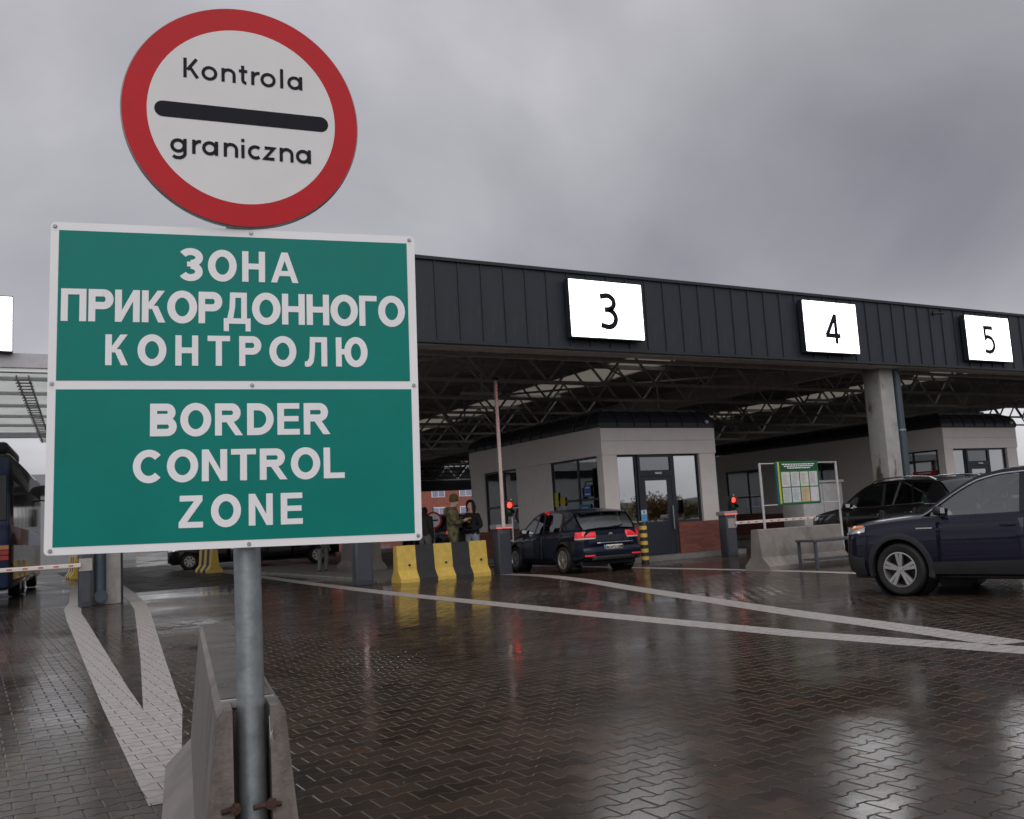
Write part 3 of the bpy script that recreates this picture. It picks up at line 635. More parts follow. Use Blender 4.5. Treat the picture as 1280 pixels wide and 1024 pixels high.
# lit lane-number screens
def screen(x0, x1, y, z0, z1, digit, label, dx=(.40, .60), dz=(.21, .80)):
    s = thing('lane_screen', label, 'screen', ((x0+x1)/2, y, z0), 0, None); hw = (x1-x0)/2; h = z1-z0
    MB().rbox(-hw-.02, hw+.02, .02, .19, -.03, h+.03, .012).obj('housing', fascia_trim, s)
    MB().box(-hw, hw, .004, .018, 0, h).obj('panel', screen_on, s)
    if digit:
        x0_, x1_, z0_, z1_ = -hw+2*hw*dx[0], -hw+2*hw*dx[1], h*dz[0], h*dz[1]; W_, H_ = x1_-x0_, z1_-z0_
        ST = {'3': [[(.02, .93)]+arc(.42, .76, .40, 110, -80, 16, .215)+arc(.42, .275, .46, 85, -110, 18, .265)+[(.0, .06)], [(.26, .54), (.44, .54)]],
              '4': [[(.70, .0), (.70, 1.0)], [(.69, .96), (.08, .27)], [(.0, .27), (.98, .27)]], '5': [[(.88, .965), (.14, .965), (.14, .56)]+arc(.38, .315, .50, 112, -110, 20, .295)+[(.02, .06)]]}[digit]
        mb = MB()
        for q, pts in enumerate(ST): ribbon(mb, [(x0_+a*W_, z0_+b_*H_) for a, b_ in pts], .135, .0015-.0004*q)
        mb.obj('lane_number', sign_black, s, fix=False)
    for zz_ in (.2, h-.2): MB().box(-hw*.6, hw*.6, .19, .24, zz_-.03, zz_+.03).obj('bracket', galv, s)
    return s
ys = YF-.26
k = ys/18.5
screen(12.47*k, 14.64*k, ys, 5.60, 6.99, '3', 'lit white screen numbered three above the hatchback lane', (.40, .64), (.19, .77))
screen(20.36*k, 22.52*k, ys, 5.56, 7.00, '4', 'lit white screen numbered four left of the concrete column', (.375, .665), (.17, .77))
screen(27.66*k, 29.92*k, ys, 5.58, 7.00, '5', 'lit white screen numbered five at the right picture edge', (.375, .63), (.18, .77))

# ================================================================== control booths
def booth(name, label, X0, X1, Y0, Y1, wins, front_extra=True):
    t = thing(name, label, 'booth', (X0, Y0, 0)); W = X1-X0; D = Y1-Y0
    ZB, ZS, ZH, ZT = .14, 1.04, 3.07, 3.87
    bx = lambda mb, *a: mb.box(*a)
    MB().box(-.45, W+.45, -.55, D+.3, 0, ZB).obj('plinth', kerb_m, t)
    MB().box(-.03, W+.03, -.03, D, ZH, ZT).obj('upper_band', render_m, t)
    # brick base: side, and right part of the front
    ss = MB(); ss.box(0, .24, .25, D, ZB, ZS); ss.obj('brick_base', brick_m, t)
    fx0 = .62*W
    MB().box(.62*W, W, 0, .25, ZB, ZS).obj('brick_base', brick_m, t)
    MB().box(W-.24, W, .25, D, ZB, ZS).obj('brick_base', brick_m, t)
    MB().box(0, .24, 0, .25, ZB, ZS).obj('brick_base', brick_m, t)
    MB().box(.24, W-.24, D-.2, D, ZB, ZH).obj('rear_wall', render_m, t)
    MB().box(.25, W-.25, .3, D-.21, ZB, ZB+.02).obj('floor', interior_m, t)
    MB().box(.02, W-.02, .02, D-.02, ZT-.3, ZT-.28).obj('ceiling', pale_steel, t)
    # piers
    MB().box(-.004, .50, -.006, .28, ZS, ZH).obj('corner_pier', render_m, t)
    MB().box(W-.62, W+.004, -.006, .28, ZS, ZH).obj('corner_pier', render_m, t)
    prev = .28
    for (a, b_) in wins+[(D, D)]:
        if a-prev > .05:
            MB().box(-.004, .26, prev+.002, a, ZS, ZH).obj('pier', render_m, t)
            MB().box(W-.26, W+.004, prev+.002, a, ZS, ZH).obj('pier', render_m, t)
        prev = b_
    def window(axis, fixed, a, b_, z0, z1, mull, gm, par, trans=None):
        fr = MB(); fwid = .06
        def put(a0, a1, c0, c1, d=.07):
            if axis == 'x': fr.box(fixed, fixed+d, a0, a1, c0, c1)
            else: fr.box(a0, a1, fixed, fixed+d, c0, c1)
        put(a, b_, z0, z0+fwid); put(a, b_, z1-fwid, z1); put(a, a+fwid, z0+fwid, z1-fwid); put(b_-fwid, b_, z0+fwid, z1-fwid)
        w = fr.obj('window_frame', frame_m, par)
        xs = [a+fwid]+[a+(b_-a)*m_ for m_ in mull]+[b_-fwid]
        for m_ in mull:
            fr = MB(); put(a+(b_-a)*m_-.03, a+(b_-a)*m_+.03, z0+fwid, z1-fwid, .075); fr.obj('mullion', frame_m, w)
        if trans:
            fr = MB(); put(a+fwid, b_-fwid, trans-.035, trans+.035, .085); fr.obj('transom', frame_m, w)
        for u, v in zip(xs[:-1], xs[1:]):
            g_ = MB()
            if axis == 'x': g_.box(fixed+.03, fixed+.04, u+.03, v-.03, z0+fwid, z1-fwid)
            else: g_.box(u+.03, v-.03, fixed+.03, fixed+.04, z0+fwid, z1-fwid)
            g_.obj('pane', gm, w)
    for (a, b_) in wins:
        window('x', .05, a, b_, ZS, ZH, [.42], side_glass, t, 1.85)
        window('x', W-.12, a, b_, ZS, ZH, [.5], side_glass, t)
    # glazed front with the door
    window('y', .08, .50, .295*W, ZS, ZH, [], door_glass, t)
    MB().box(.50, .295*W, .02, .24, ZB, ZS).obj('brick_base', brick_m, t)
    window('y', .08, .615*W, W-.62, ZS, ZH, [], door_glass, t)
    d0, d1 = .30*W, .61*W
    fr = MB(); fr.box(d0, d0+.09, .04, .15, ZB, ZH); fr.box(d1-.09, d1, .04, .15, ZB, ZH); fr.box(d0+.09, d1-.09, .04, .15, ZH-.08, ZH); fr.box(d0+.09, d1-.09, .04, .15, 2.42, 2.60); df = fr.obj('door_frame', frame_m, t)
    MB().box(d0+.09, d1-.09, .08, .095, 2.60, ZH-.08).obj('fanlight', glass_mat('fanlight_blue', (.25, .4, .5), .2, .5), df)
    dr = MB(); dr.box(d0+.10, d1-.10, .05, .11, ZB+.02, 1.10); dr.box(d0+.10, d0+.24, .05, .11, 1.10, 2.41); dr.box(d1-.24, d1-.10, .05, .11, 1.10, 2.41); dr.box(d0+.24, d1-.24, .05, .11, 2.30, 2.41)
    dd = dr.obj('door', frame_m, t)
    MB().box(d0+.24, d1-.24, .075, .09, 1.10, 2.30).obj('door_pane', door_glass, dd)
    MB().tube((d1-.16, -.03, .85), (d1-.16, -.03, 1.55), .02, n=10).obj('pull_handle', galv, dd, smooth=40)
    # fittings inside and on the wall
    for (a, b_) in wins[:2]:
        MB().box(.32, .95, a+.2, b_-.2, .88, .92).obj('desk', interior_m, t); MB().rbox(.55, .60, a+.7, a+1.25, 1.0, 1.38, .01).obj('monitor', black_m, t)
        MB().rbox(1.1, 1.55, a+.8, a+1.3, .55, 1.25, .05).obj('chair', black_m, t, smooth=40)
    MB().box(W*.3, W*.7, 1.0, D-1, ZT-.34, ZT-.301).obj('ceiling_lamp', pale_steel, t)
    MB().rbox(W*.44, W*.50, -.01, .04, 2.48, 2.54, .008).obj('door_closer', pale_steel, t)
    MB().tube((W-.30, -.07, ZT+.16), (W-.30, -.14, ZT+.14), .05, n=14).obj('wall_lamp', pale_steel, t)
    MB().box(-.045, W+.045, -.045, -.0305, ZT-.03, ZT+.004).obj('roof_edge_trim', fascia_trim, t)
    MB().box(-.036, W+.036, -.0345, -.0305, ZH+.395, ZH+.403).obj('panel_joint', concrete, t)
    # curved metal roof, one panel after another
    prof = [(.055, ZT+.005), (.05, ZT+.12), (.0, ZT+.27), (-.12, ZT+.41), (-.34, ZT+.51), (-.75, ZT+.57)]
    def side_panels(p0, p1, out, cut0, cut1):
        p0 = Vector(p0); p1 = Vector(p1); ln = (p1-p0).length; d = (p1-p0)/ln; n = max(1, round(ln/.62)); w = ln/n
        for i in range(n):
            rows = []; rib = []
            for o_, z in prof:
                a0 = max(i*w, -o_ if cut0 else 0); a1 = min((i+1)*w, ln+o_ if cut1 else ln)
                if i == 0 and cut0: a0 = -o_
                if i == n-1 and cut1: a1 = ln+o_
                a1 = max(a1, a0+.001)
                rows.append([(*(p0+d*a0+out*o_), z), (*(p0+d*(a1-.006)+out*o_), z)])
                rib.append([(*(p0+d*(a1-.03)+out*(o_+.0)), z+.0), (*(p0+d*(a1-.026)+out*(o_+.03)), z+.02), (*(p0+d*(a1-.012)+out*(o_+.03)), z+.02), (*(p0+d*(a1-.006)+out*(o_+.0)), z)])
            m_ = MB(); m_.grid(rows); m_.grid(rib); m_.obj('roof_panel', booth_roof, t)
    V2 = lambda a, b_: Vector((a, b_))
    side_panels((0, 0), (W, 0), V2(0, -1), True, True); side_panels((0, D), (0, 0), V2(-1, 0), True, True); side_panels((W, 0), (W, D), V2(1, 0), True, True)
    MB().box(.3, W-.3, .3, D-.05, ZT+.1, ZT+.56).obj('roof_core', booth_roof, t)
    return t
b1 = booth('control_booth', 'grey control booth with glazed front door beside the dark hatchback', 15.57, 19.76, 22.0, 30.2, [(.32, 2.84), (4.93, 7.2)])
b2 = booth('control_booth', 'grey control booth behind the concrete column and black SUV', 30.75, 35.12, 22.0, 35.0, [(.32, 2.84), (4.93, 7.2), (9.2, 11.6)])
# posters and stickers on the booth windows (flat print)
def plate(name, label, cat, p, w, h, m, axis='x', th=.006, lines=0, lm=None, grp=None):
    t = thing(name, label, cat, p, 0, grp)
    if axis == 'x': MB().box(-th, 0, -w/2, w/2, 0, h).obj('sheet', m, t)
    else: MB().box(-w/2, w/2, -th, 0, 0, h).obj('sheet', m, t)
    for i in range(lines):
        z = h*(.78-.56*i/max(1, lines-1)) if lines > 1 else h*.5
        mb = MB(); L2 = w*(.34 if i % 2 else .26)
        if axis == 'x': mb.box(-th-.002, -th, -L2, L2, z-h*.045, z+h*.045)
        else: mb.box(-L2, L2, -th-.002, -th, z-h*.045, z+h*.045)
        mb.obj('print_line', lm, t)
    return t
blue_p = mat('blue_sticker', (.02, .075, .28), .4); cyan_p = mat('blue_poster', (.02, .12, .27), .4); ygreen_p = mat('yellow_green_sticker', (.36, .40, .02), .5); ochre_p = mat('ochre_sticker', (.45, .30, .03), .5)
paper_w = mat('white_paper', (.62, .61, .60), .6); red_pl = mat('dark_red_panel', (.30, .015, .03), .4)
x_ = 15.57+.045
plate('window_notice', 'small blue notice on the upper booth window pane', 'notice', (x_, 22.92, 1.93), .36, .34, blue_p, lines=2, lm=paper_w)
plate('window_notice', 'larger blue poster low on the booth side window', 'notice', (x_, 23.12, 1.2), .62, .52, cyan_p, lines=3, lm=paper_w)
plate('window_notice', 'yellow-green sticker at the edge of the booth side window', 'notice', (x_, 24.62, 1.72), .20, .42, ygreen_p)
plate('window_notice', 'ochre sticker beside the yellow-green one on the booth window', 'notice', (x_, 24.28, 1.72), .26, .26, ochre_p)
plate('window_notice', 'red panel in the side window of the booth behind the column', 'notice', (30.75+.045, 22.95, 1.98), 1.0, .34, red_pl, lines=2, lm=paper_w)
plate('window_notice', 'yellow sticker on the far booth window left of the column', 'notice', (30.75+.045, 24.66, 1.62), .22, .36, ygreen_p)

# ================================================================== bus canopy on the left, far buildings
lc = thing('glazed_canopy', 'pale glazed canopy on concrete columns above the blue coach', 'canopy', (0, 23.5, 0))
LX0, LX1, LYD = -16., 4.6, 15.2
MB().box(LX0, LX1, 0, .16, 5.40, 5.72).obj('edge_beam', pale_steel, lc)
MB().box(LX0, LX1, .02, .22, 5.30, 5.34).obj('gutter_lip', sign_white, lc)
MB().box(LX0, LX1, LYD-.12, LYD, 5.42, 5.60).obj('edge_beam', pale_steel, lc)
y = .25; i = 0
while y < LYD-1.6:
    MB().box(LX0, LX1, y, y+2.34, 5.62, 5.64).obj('roof_panel', canopy_pane, lc)
    MB().box(LX0, LX1, y+2.37, y+2.43, 5.52, 5.61).obj('purlin', pale_steel, lc); y += 2.46; i += 1
for x in (-3.5, -8, 4.3):
    MB().box(x-.06, x+.06, .17, LYD-.13, 5.28, 5.46).obj('rafter', pale_steel, lc)
tr_ = MB().box(-.015, .015, 0, 14.6, 0, .07).obj('tray_rail', steel_m, lc); tr_.location = (.86, .3, 5.20); tr_.rotation_euler = (0, 0, -math.atan2(1.4, 14.6))
tr2 = MB().box(.235, .265, 0, 14.6, 0, .07).obj('tray_rail', steel_m, lc); tr2.location = (.86, .3, 5.20); tr2.rotation_euler = (0, 0, -math.atan2(1.4, 14.6))
mb = MB()
for k in range(30): mb.box(-.05, .30, .1+k*.48, .16+k*.48, -.03, -.002)
o = mb.obj('tray_rungs', steel_m, lc); o['kind'] = 'stuff'; o.location = tr_.location; o.rotation_euler = tr_.rotation_euler
c = MB(); c.rbox(2.35, 3.0, .05, .6, 0, 5.4, .025); cc = c.obj('column', concrete_pale, lc, smooth=30)
m2 = MB(); m2.tube((2.545, -.09, .17), (2.545, -.09, 5.3), .125, n=18); m2.obj('downpipe', pipe_m, cc, smooth=50)
m2 = MB(); m2.tube((2.545, -.24, .20), (2.545, -.06, .20), .145, n=24); m2.tube((2.545, -.255, .20), (2.545, -.24, .20), .12, n=24); m2.obj('pipe_shoe', pipe_m, cc, smooth=50)
MB().box(3.003, 3.05, .1, .25, 0, 2.6).obj('cable_duct', black_m, cc)
for x, yy in ((-8, .3), (-8, 14.6)): MB().rbox(x-.28, x+.28, yy-.25, yy+.25, 0, 5.4, .025).obj('column', concrete_pale, lc)
s2 = screen(-1.45, .755, 23.3, 5.73, 6.95, '', 'blank white lit screen on the beam of the glazed canopy')

def block_building(name, label, x0, x1, y0, y1, h, wall_m, wins, roofm, cat='building', rotz=0):
    t = thing(name, label, cat, (x0, y0, 0)); W = x1-x0
    MB().box(0, W, 0, y1-y0, 0, h).obj('wall', wall_m, t); MB().box(-.3, W+.3, -.3, y1-y0+.3, h, h+.35).obj('roof', roofm, t)
    fr = None
    for (xa, xb, za, zb_) in wins:
        f = MB().box(xa, xb, -.05, .02, za, zb_).obj('window_frame', sign_white, t)
        MB().box(xa+.08, (xa+xb)/2-.04, -.07, -.052, za+.08, zb_-.08).obj('pane', MATS['fanlight_blue2'], f)
        MB().box((xa+xb)/2+.04, xb-.08, -.07, -.052, za+.08, zb_-.08).obj('pane', MATS['fanlight_blue2'], f)
    return t
mat('fanlight_blue2', (.30, .31, .42), .08, var=.1, spec=.8)
far_brick = mat('far_red_brick', (.30, .10, .07), .7, var=.25, scale=3)
far_grey = mat('far_grey_panel', (.30, .31, .32), .6, var=.08, scale=1)
wl = []
for z in (1.2, 4.6):
    for x in range(0, 12): wl.append((1.0+x*3.4, 2.6+x*3.4, z, z+2.3))
block_building('brick_building', 'red brick office building seen through the end of the canopy', 26, 68, 95, 108, 8.2, far_brick, wl, fascia_m)
block_building('grey_hall', 'long pale grey hall beyond the coach', -45, 13, 92, 110, 6.2, far_grey, [(x, x+2.2, 1.5, 3.0) for x in range(2, 56, 5)], fascia_m)
fc = thing('far_canopy', 'flat grey canopy far behind the coach', 'canopy', (-6, 62, 0))
MB().box(-20, 14, 0, 12, 5.1, 5.75).obj('roof', far_grey, fc)
for x in (-18, -8, 2, 12): MB().box(x-.2, x+.2, .4, .8, 0, 5.1).obj('column', concrete_pale, fc)

hm = MB(); rows = []
for i in range(145):
    a = 2*math.pi*i/144; q = 5.5+2.6*math.sin(3*a+1)+1.8*math.sin(7*a+.4)+1.0*math.sin(17*a)+random.uniform(-.5, .5)
    rows.append([(20+math.sin(a)*r_, 20+math.cos(a)*r_, q*f-.5) for r_, f in ((230, 0), (236, .5), (246, .85), (265, 1.0), (320, 1.25), (400, 1.0))])
rows[-1] = rows[0]
struct(hm.grid(rows).obj('hills', mat('wooded_hills', (.05, .048, .028), .9, var=.45, scale=.12, bump=1, bscale=.5), smooth=60))
# ================================================================== kerbed islands
def island(x0, x1, y0, y1, h=.16):
    mb = MB(); mb.rbox(x0, x1, y0, y1, -.05, h, .03); return struct(mb.obj('kerb_island', kerb_m))
island(8.9, 12.35, 22.7, 40, .10)
island(23.3, 26.0, 18.8, 36, .14)

# ================================================================== barrier gates and signals
def led_strip(par, p0, p1, n, r=.012):
    mb = MB(); p0 = Vector(p0); p1 = Vector(p1)
    for i in range(n):
        c = p0.lerp(p1, (i+.5)/n); mb.box(c.x-r, c.x+r, c.y-r*.5, c.y+r*.5, c.z-r*1.6, c.z+r*1.6)
    o = mb.obj('led_strip', led_red, par); o['kind'] = 'stuff'
def gate(label, x, y, arm, length=3.9, w=.38, h=1.16, cap=True):
    t = thing('barrier_gate', label, 'barrier gate', (x, y, 0), 0, None)
    MB().rbox(-w/2, w/2, -.16, .16, 0, h, .02).obj('cabinet', gate_m, t, smooth=30)
    MB().box(-w/2+.05, w/2-.05, -.166, -.1585, .12, h-.12).obj('service_door', gate_m, t)
    if cap:
        MB().rbox(-w/2-.05, w/2+.05, -.19, .19, h, h+.12, .02).obj('cap', gate_cap, t)
        MB().box(-w/2-.052, w/2+.052, -.193, -.188, h+.012, h+.045).obj('cap_light', led_red, t)
    if arm == 'up':
        a = MB(); a.rbox(-.09, -.0, -.245, -.195, h+.02, h+length, .012); ao = a.obj('arm', arm_white, t)
        led_strip(ao, (-.045, -.25, h+.15), (-.045, -.25, h+length-.1), 40, .008)
        MB().box(-.1, .02, -.25, -.19, h+length, h+length+.08).obj('arm_tip', black_m, ao)
    else:
        s = 1 if arm == 'right' else -1; z = .93
        a = MB(); a.rbox(min(.1*s, s*length), max(.1*s, s*length), -.245, -.195, z-.045, z+.045, .012); ao = a.obj('arm', arm_white, t)
        m2 = MB(); 
        for i in range(int(length/.16)): 
            if i % 2 == 0: m2.box(s*(.3+i*.15)-.05, s*(.3+i*.15)+.05, -.2485, -.246, z-.014, z+.014)
        o = m2.obj('red_dashes', mat('red_reflector', (.55, .06, .04), .4), ao); o['kind'] = 'stuff'
        MB().rbox(-.14, .14, -.19, -.165, z-.14, z+.14, .01).obj('arm_mount', gate_cap, t)
    return t
gate('open barrier gate with upright lit arm left of the dark hatchback', 12.02, 21.75, 'up')
gate('closed barrier gate with level arm right of the brick booth corner', 18.95, 20.8, 'right', 3.9)
gate('closed barrier gate with striped arm in front of the blue coach', 2.22, 23.35, 'left', 3.6, w=.26, h=1.36, cap=False)
gate('plain dark gate post left of the yellow and black barrier', 8.35, 22.25, 'up', 3.9, w=.44, h=1.16)
def signal(label, x, y, z, bx):
    t = thing('traffic_light', label, 'traffic light', (x, y, 0))
    MB().tube((0, 0, .8), (0, 0, z+.16), .022, n=8).obj('pole', pale_steel, t, smooth=40)
    MB().box(min(0, bx), max(0, bx), -.02, .02, .82, .86).obj('bracket', pale_steel, t)
    MB().rbox(-.215, -.015, -.10, .06, z-.30, z+.12, .02).obj('housing', black_m, t, smooth=30)
    for zz_, m_ in ((z, lens_red), (z-.19, lens_off)):
        l = MB(); l.lathe([(0, -.012), (.045, -.010), (.076, -.004), (.082, .01)], c=(-.115, -.10, zz_), axis='y', n=20); lo = l.obj('lens', m_, t, smooth=60)
        v = MB(); rows = []
        for a in range(-25, 206, 15): rows.append([(-.115+.09*math.cos(R(a)), -.10, zz_+.09*math.sin(R(a))), (-.115+.09*math.cos(R(a)), -.130-.09*max(0, math.cos(R(a))), zz_+.09*math.sin(R(a))-.004)])
        v.grid(rows); v.obj('visor', black_m, lo, solid=.006)
    return t
signal('red traffic light behind the upright barrier arm', 12.48, 21.95, 1.78, -.3)
signal('red traffic light by the brick corner of the booth', 19.42, 20.95, 1.60, -.28)

# ================================================================== barriers, bollard, board, bench
def jersey(name, label, x0, x1, y, h, mats, seg, rotz=0, hw=(.10, .15, .30), group=None):
    t = thing(name, label, 'barrier', (x0, y, 0), rotz, group); P = barrier_profile(h, hw[0], hw[1], .26*h/.82, hw[2], .09, .015)
    n = seg; L_ = x1-x0
    for i in range(n):
        m_ = MB(); m_.prism(P, 'x', L_*i/n+(.001 if i else 0), L_*(i+1)/n); m_.obj('painted_block' if n > 1 else 'block', mats[i % len(mats)], t)
    for i in range(n):
        if n > 1 and i % 2 == 0: MB().tube((L_*(i+.62)/n, -hw[1]+.03, .42), (L_*(i+.62)/n, -hw[1]-.02, .42), .028, n=10).obj('lifting_hole', black_m, t)
    return t
jersey('striped_barrier', 'yellow and black striped concrete barrier in front of the two people', 9.1, 11.6, 21.95, .90, [yellow_p, dark_p], 5)
jersey('concrete_barrier', 'plain wet concrete barrier below the green notice board', 14.45, 16.95, 15.05, .86, [concrete], 1, hw=(.10, .17, .36))
e = jersey('concrete_barrier', 'plain concrete barrier end behind the dark gate post', 0, 3, 27.4, .86, [concrete], 1); e.location = (11.1, 28.2, .10); e.rotation_euler = (0, 0, R(90))
def end_barrier(label, x, y, ms, z=0):
    e = jersey('striped_barrier', label, 0, 2.5, y, .95, ms, 5); e.location = (x, y, z); e.rotation_euler = (0, 0, R(90)); return e
end_barrier('yellow barrier end beside the left concrete column', 4.0, 45, [yellow_p, dark_p])
end_barrier('yellow striped barrier just left of the sign pole in the shade', 8.6, 39.6, [yellow_p, dark_p])
bo = thing('striped_bollard', 'short black and yellow bollard with blue sign beside the hatchback', 'bollard', (15.83, 20.7, 0))
for i in range(11):
    MB().tube((0, 0, i*.102), (0, 0, (i+1)*.102), .105, n=20).obj('band', dark_p if i % 2 == 0 else yellow_p, bo, smooth=40)
MB().lathe([(.105, 1.122), (.09, 1.15), (0, 1.16)], axis='z', n=20).obj('cap', yellow_p, bo)
MB().box(-.11, .09, -.112, -.106, 1.14, 1.45).obj('sign_plate', mat('light_blue_sign', (.10, .30, .55), .4), bo)
MB().box(-.095, .075, -.1145, -.1125, 1.33, 1.44).obj('white_symbol_field', paper_w, bo); MB().box(-.03, .01, -.1165, -.1148, 1.35, 1.42).obj('symbol', sign_black, bo)
MB().box(-.02, .0, -.106, -.08, 1.0, 1.4).obj('bracket', galv, bo)
# notice board in a tube frame
nbd = thing('notice_board', 'green notice board with white papers in a thin steel frame', 'notice board', (15.45, 15.75, 0))
for x in (0, 2.46): MB().tube((x, 0, 0), (x, 0, 2.32), .028, n=8).obj('post', steel_m, nbd, smooth=40)
for z in (2.30, 1.36): MB().tube((0.03, 0, z), (2.43, 0, z), .014, n=6).obj('cross_bar', steel_m, nbd)
gb = MB().box(.44, 1.80, -.05, -.02, 1.36, 2.34).obj('panel', mat('board_green', (.015, .14, .035), .45), nbd)
MB().box(.50, .55, -.053, -.0505, 1.38, 2.33).obj('yellow_stripe', mat('board_yellow', (.62, .52, .02), .5), gb)
MB().box(.44, .50, -.053, -.0505, 1.38, 2.33).obj('blue_stripe', mat('board_blue', (.0, .10, .22), .5), gb)
MB().box(.58, 1.77, -.053, -.0505, 2.13, 2.31).obj('header', mat('board_dark_green', (.005, .075, .025), .45), gb)
mb = MB()
for z, a0, a1 in ((2.272, .64, 1.70), (2.228, .70, 1.64), (2.184, .80, 1.54)):
    x = a0
    while x < a1: w = random.uniform(.03, .10); mb.box(x, min(a1, x+w), -.0555, -.0535, z-.011, z+.011); x += w+.018
o = mb.obj('header_lettering', sign_white, gb); o['kind'] = 'stuff'
tint = [(.60, .59, .58), (.57, .57, .58), (.62, .60, .53), (.58, .57, .60), (.50, .52, .50), (.50, .54, .58), (.55, .42, .24), (.58, .55, .60)]
for r_ in range(2):
    for c_ in range(4):
        x = .60+c_*.295; z = 1.76-r_*.36; p = MB().box(x, x+.262, -.054, -.0505, z, z+.335).obj('paper', mat('paper_%d' % (r_*4+c_), tint[r_*4+c_], .6), gb)
        if (r_, c_) != (1, 3):
            m2 = MB()
            for q in range(9):
                m2.box(x+.03, x+.03+random.uniform(.12, .2), -.0562, -.0545, z+.29-q*.03, z+.298-q*.03)
            oo = m2.obj('text_lines', mat('grey_print', (.28, .28, .30), .6), p); oo['kind'] = 'stuff'
be = thing('steel_bench', 'low grey steel bench table before the concrete barrier', 'bench', (15.0, 14.2, 0), R(-4))
MB().rbox(0, 2.3, -.28, .28, .55, .60, .008).obj('top', gate_m, be)
for x in (.06, 2.2):
    for yy in (-.24, .24): MB().box(x-.025, x+.025, yy-.025, yy+.025, 0, .55).obj('leg', gate_m, be)
MB().box(.1, 1.96, -.2, .2, .17, .20).obj('shelf', gate_m, be)
tag(MB().rbox(-.07, .07, -.05, .05, 0, .07, .02).obj('paper_cup', paper_w, loc=(15.9, 13.55, 0)), 'small crumpled white litter on the paving by the bench', 'litter')
cb = thing('utility_cabinet', 'white utility cabinet behind the black SUV', 'cabinet', (23.35, 21.6, 0))
MB().rbox(-.9, .9, -.45, .45, .1, 2.0, .03).obj('body', mat('cabinet_white', (.44, .43, .43), .5), cb, smooth=30); MB().box(-.95, .95, -.5, .5, 2.0, 2.07).obj('lid', MATS['cabinet_white'], cb)
MB().box(-.85, .85, -.42, .42, 0, .1).obj('plinth', kerb_m, cb); MB().box(-.005, .005, -.453, -.449, .15, 1.95).obj('door_gap', black_m, cb)

# ================================================================== cars
car_glass = glass_mat('car_glass', (.62, .72, .68), .10, .35)
car_glass_dark = glass_mat('car_glass_privacy', (.25, .27, .27), .07, .75)
def paint(name, col): return mat(name, col, .35, metal=0, spec=.12, var=.08, scale=3, coat=.6, bump=.012, bscale=250)
tail_red = mat('tail_lamp_red', (.35, .004, .008), .15, coat=1, emit=.40, ecol=(1, .02, .03)); tail_white = mat('tail_lamp_clear', (.5, .46, .46), .15, coat=1)
amber = mat('amber_lamp', (.55, .16, .03), .2, coat=1, emit=.12, ecol=(1, .3, .04)); lamp_clear = mat('headlamp_clear', (.55, .57, .62), .08, metal=.5, coat=1)
def boolean_cut(o, cutters):
    for c in cutters:
        md = o.modifiers.new('cut', 'BOOLEAN'); md.operation = 'DIFFERENCE'; md.solver = 'EXACT'; md.object = c
    dg = bpy.context.evaluated_depsgraph_get(); me = bpy.data.meshes.new_from_object(o.evaluated_get(dg)); o.modifiers.clear(); old = o.data; o.data = me; bpy.data.meshes.remove(old)
    for c in cutters: bpy.data.objects.remove(c)
def wheel(par, x, y, rw, wid, side, spokes=5, rim_r=.66, twin=False):
    """side = -1 left, +1 right; outer face at x"""
    t = MB(); a = wid
    t.lathe([(rw*rim_r, 0), (rw*.72, .012), (rw*.90, .014), (rw*.965, -.006), (rw, -.03), (rw, -a+.03), (rw*.96, -a), (rw*rim_r, -a)], axis='x', n=40)
    w = t.obj('wheel', rubber, par, smooth=40); w.location = (x, y, rw)
    w.rotation_euler = (0, 0, 0 if side > 0 else math.pi)
    rm = MB(); rr = rw*rim_r
    rm.lathe([(rr+.004, .004), (rr+.004, .014), (rr-.012, .016), (rr-.022, -.02), (rr-.03, -a+.03)], axis='x', n=40); rm.obj('rim', silver_m, w, smooth=40)
    MB().lathe([(0, -.10), (rr-.02, -.10)], axis='x', n=24).obj('brake_disc', black_m, w)
    sp = MB()
    for k in range(spokes):
        an = R(90+360*k/spokes); ca, sa = math.cos(an), math.sin(an)
        for off in ((-.028, .028) if twin else (-.021, .021)):
            hw0, hw1 = (.010, .014) if twin else (.015, .026)
            def P_(r_, o_, h): return (h, (r_)*ca-(o_)*sa, (r_)*sa+(o_)*ca)
            r_a, r_b = .03, rr-.012
            sp.add([P_(r_a, off*.5-hw0, .004), P_(r_a, off*.5+hw0, .004), P_(r_b, off*1.6+hw1, .012), P_(r_b, off*1.6-hw1, .012), P_(r_a, off*.5-hw0, -.04), P_(r_a, off*.5+hw0, -.04), P_(r_b, off*1.6+hw1, -.03), P_(r_b, off*1.6-hw1, -.03)],
                   [(0, 1, 2, 3), (0, 4, 5, 1), (1, 5, 6, 2), (2, 6, 7, 3), (3, 7, 4, 0)])
    sp.obj('spokes', silver_m, w)
    MB().lathe([(0, .012), (.032, .010), (.045, -.01), (.05, -.03)], axis='x', n=20).obj('hub_cap', gate_cap, w, smooth=40)
    return w
